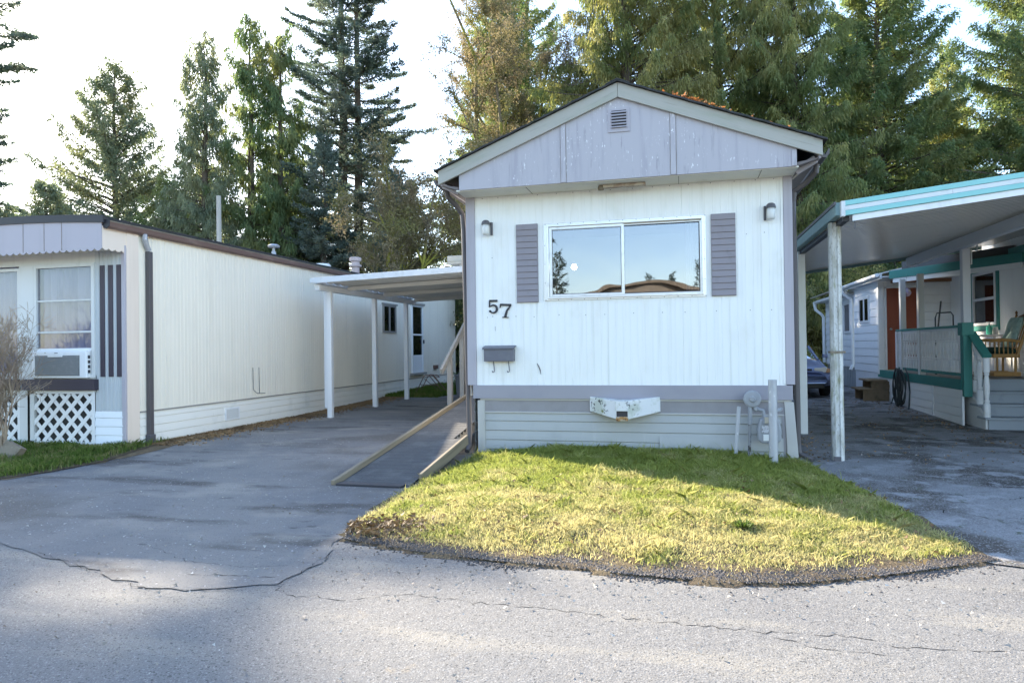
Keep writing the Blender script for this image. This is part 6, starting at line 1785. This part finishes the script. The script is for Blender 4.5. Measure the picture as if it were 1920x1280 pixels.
shrub('sunlit evergreen shrub beyond the bare stems at the end of the right drive', 6.8, 31.0, 4.4, 2.4, 43, 'cedar_gold')
shrub('dark evergreen shrub behind the blue car roof', 2.4, 31.5, 5.0, 2.2, 44, 'cedar_mid')
shrub('low weeds in the grass by the folding stand', -6.6, 21.0, 0.6, 0.7, 45, 'cedar_green', 2500, 0.07)
# mirrored in the window
conifer('fir_tree', 'big dark fir mirrored in the left end of the front window', -8.6, -20.0, 15.0, 2.6, 51, 'fir', 'fir', base=0.05, nb=150, density=24, leaf=dict(n=5, l=.2, w=.07, jit=.05, spread=.7), droop=0.5)
conifer('fir_tree', 'slim fir mirrored between the big fir and the lamp glow', -9.6, -36.0, 9.0, 1.6, 52, 'fir', 'fir', base=0.05, nb=90, density=16, leaf=dict(n=5, l=.22, w=.08, jit=.05, spread=.7), droop=0.5)
for i, (x, y, H, nm) in enumerate(((-5.6, -44.0, 6.0, 'left'), (-2.9, -48.0, 8.2, 'peak'), (-0.6, -44.0, 7.6, 'right'), (1.6, -40.0, 8.4, 'far right'))):
    conifer('fir_tree', 'little fir top mirrored over the %s of the tan roof' % {'left': 'left slope', 'peak': 'middle', 'right': 'right slope', 'far right': 'right end'}[nm], x, y, H, 1.5, 60 + i, 'fir', 'fir', base=0.05, nb=80, density=12, leaf=dict(n=5, l=.24, w=.09, jit=.06, spread=.7), droop=0.5, group='fir tops mirrored above the tan roof')
for i, (x, y, H, R, lb) in enumerate(((-21.5, -9.0, 9.0, 2.6, 'nearest'), (-26.5, -15.0, 12.0, 3.2, 'tallest'), (-18.5, -15.0, 8.0, 2.4, 'right'))):
    conifer('cedar_tree', 'cedar across the road mirrored in the left home windows, the %s one' % lb, x, y, H, R, 80 + i, 'cedar_mid', base=0.03, nb=110, density=18, leaf=dict(n=5, l=.24, w=.09, jit=.1, spread=.7), droop=0.3, group='cedars across the road')
print('leaves', NT)
# ================================================================== light and camera
AZ, EL = 53.5, 26.5          # sun: degrees left of straight ahead, degrees up
world = bpy.data.worlds.new('World')
scene.world = world
world.use_nodes = True
nt = world.node_tree
sky = nt.nodes.new('ShaderNodeTexSky')
sky.sky_type = 'NISHITA'
sky.sun_disc = False
sky.sun_elevation = rad(EL)
sky.sun_rotation = rad(-AZ)
sky.air_density = 1.0
sky.dust_density = 0.6
sky.ozone_density = 1.1
bg = nt.nodes['Background']
nt.links.new(sky.outputs[0], bg.inputs[0])
bg.inputs[1].default_value = 0.15
sl = bpy.data.lights.new('sun', 'SUN')
sl.energy = 4.3
sl.angle = rad(0.5)
sl.color = (1.0, 0.88, 0.70)
so = bpy.data.objects.new('sun', sl)
col.objects.link(so)
sd = Vector((-math.sin(rad(AZ)) * math.cos(rad(EL)), math.cos(rad(AZ)) * math.cos(rad(EL)), math.sin(rad(EL))))
so.rotation_mode = 'QUATERNION'
so.rotation_quaternion = sd.to_track_quat('Z', 'Y')
so.location = sd * 60

cam = bpy.data.cameras.new('camera')
co = bpy.data.objects.new('camera', cam)
col.objects.link(co)
F, YAW, PITCH, ROLL = 1268.99, 0.244432, 0.0090799, -0.0130167
cam.sensor_width = 36.0
cam.lens = 36.0 * F / 1920.0
cam.clip_end = 3000
cam.clip_start = 0.05
cy_, sy_, cp_, sp_ = math.cos(YAW), math.sin(YAW), math.cos(PITCH), math.sin(PITCH)
fw = Vector((-sy_ * cp_, cy_ * cp_, sp_))
r0_ = Vector((cy_, sy_, 0))
u0_ = r0_.cross(fw)
rt = r0_ * math.cos(ROLL) + u0_ * math.sin(ROLL)
up = -r0_ * math.sin(ROLL) + u0_ * math.cos(ROLL)
co.matrix_world = Matrix(((rt.x, up.x, -fw.x, 0), (rt.y, up.y, -fw.y, 0), (rt.z, up.z, -fw.z, 1.45), (0, 0, 0, 1)))
scene.camera = co
vs_ = scene.view_settings
vs_.view_transform = 'Standard'
vs_.look = 'None'
vs_.gamma = 1.0
vs_.exposure = 2.12
scene.cycles.max_bounces = 8
scene.cycles.transparent_max_bounces = 12
scene.cycles.use_adaptive_sampling = True
scene.cycles.use_denoising = True
scene.cycles.sample_clamp_indirect = 4.0
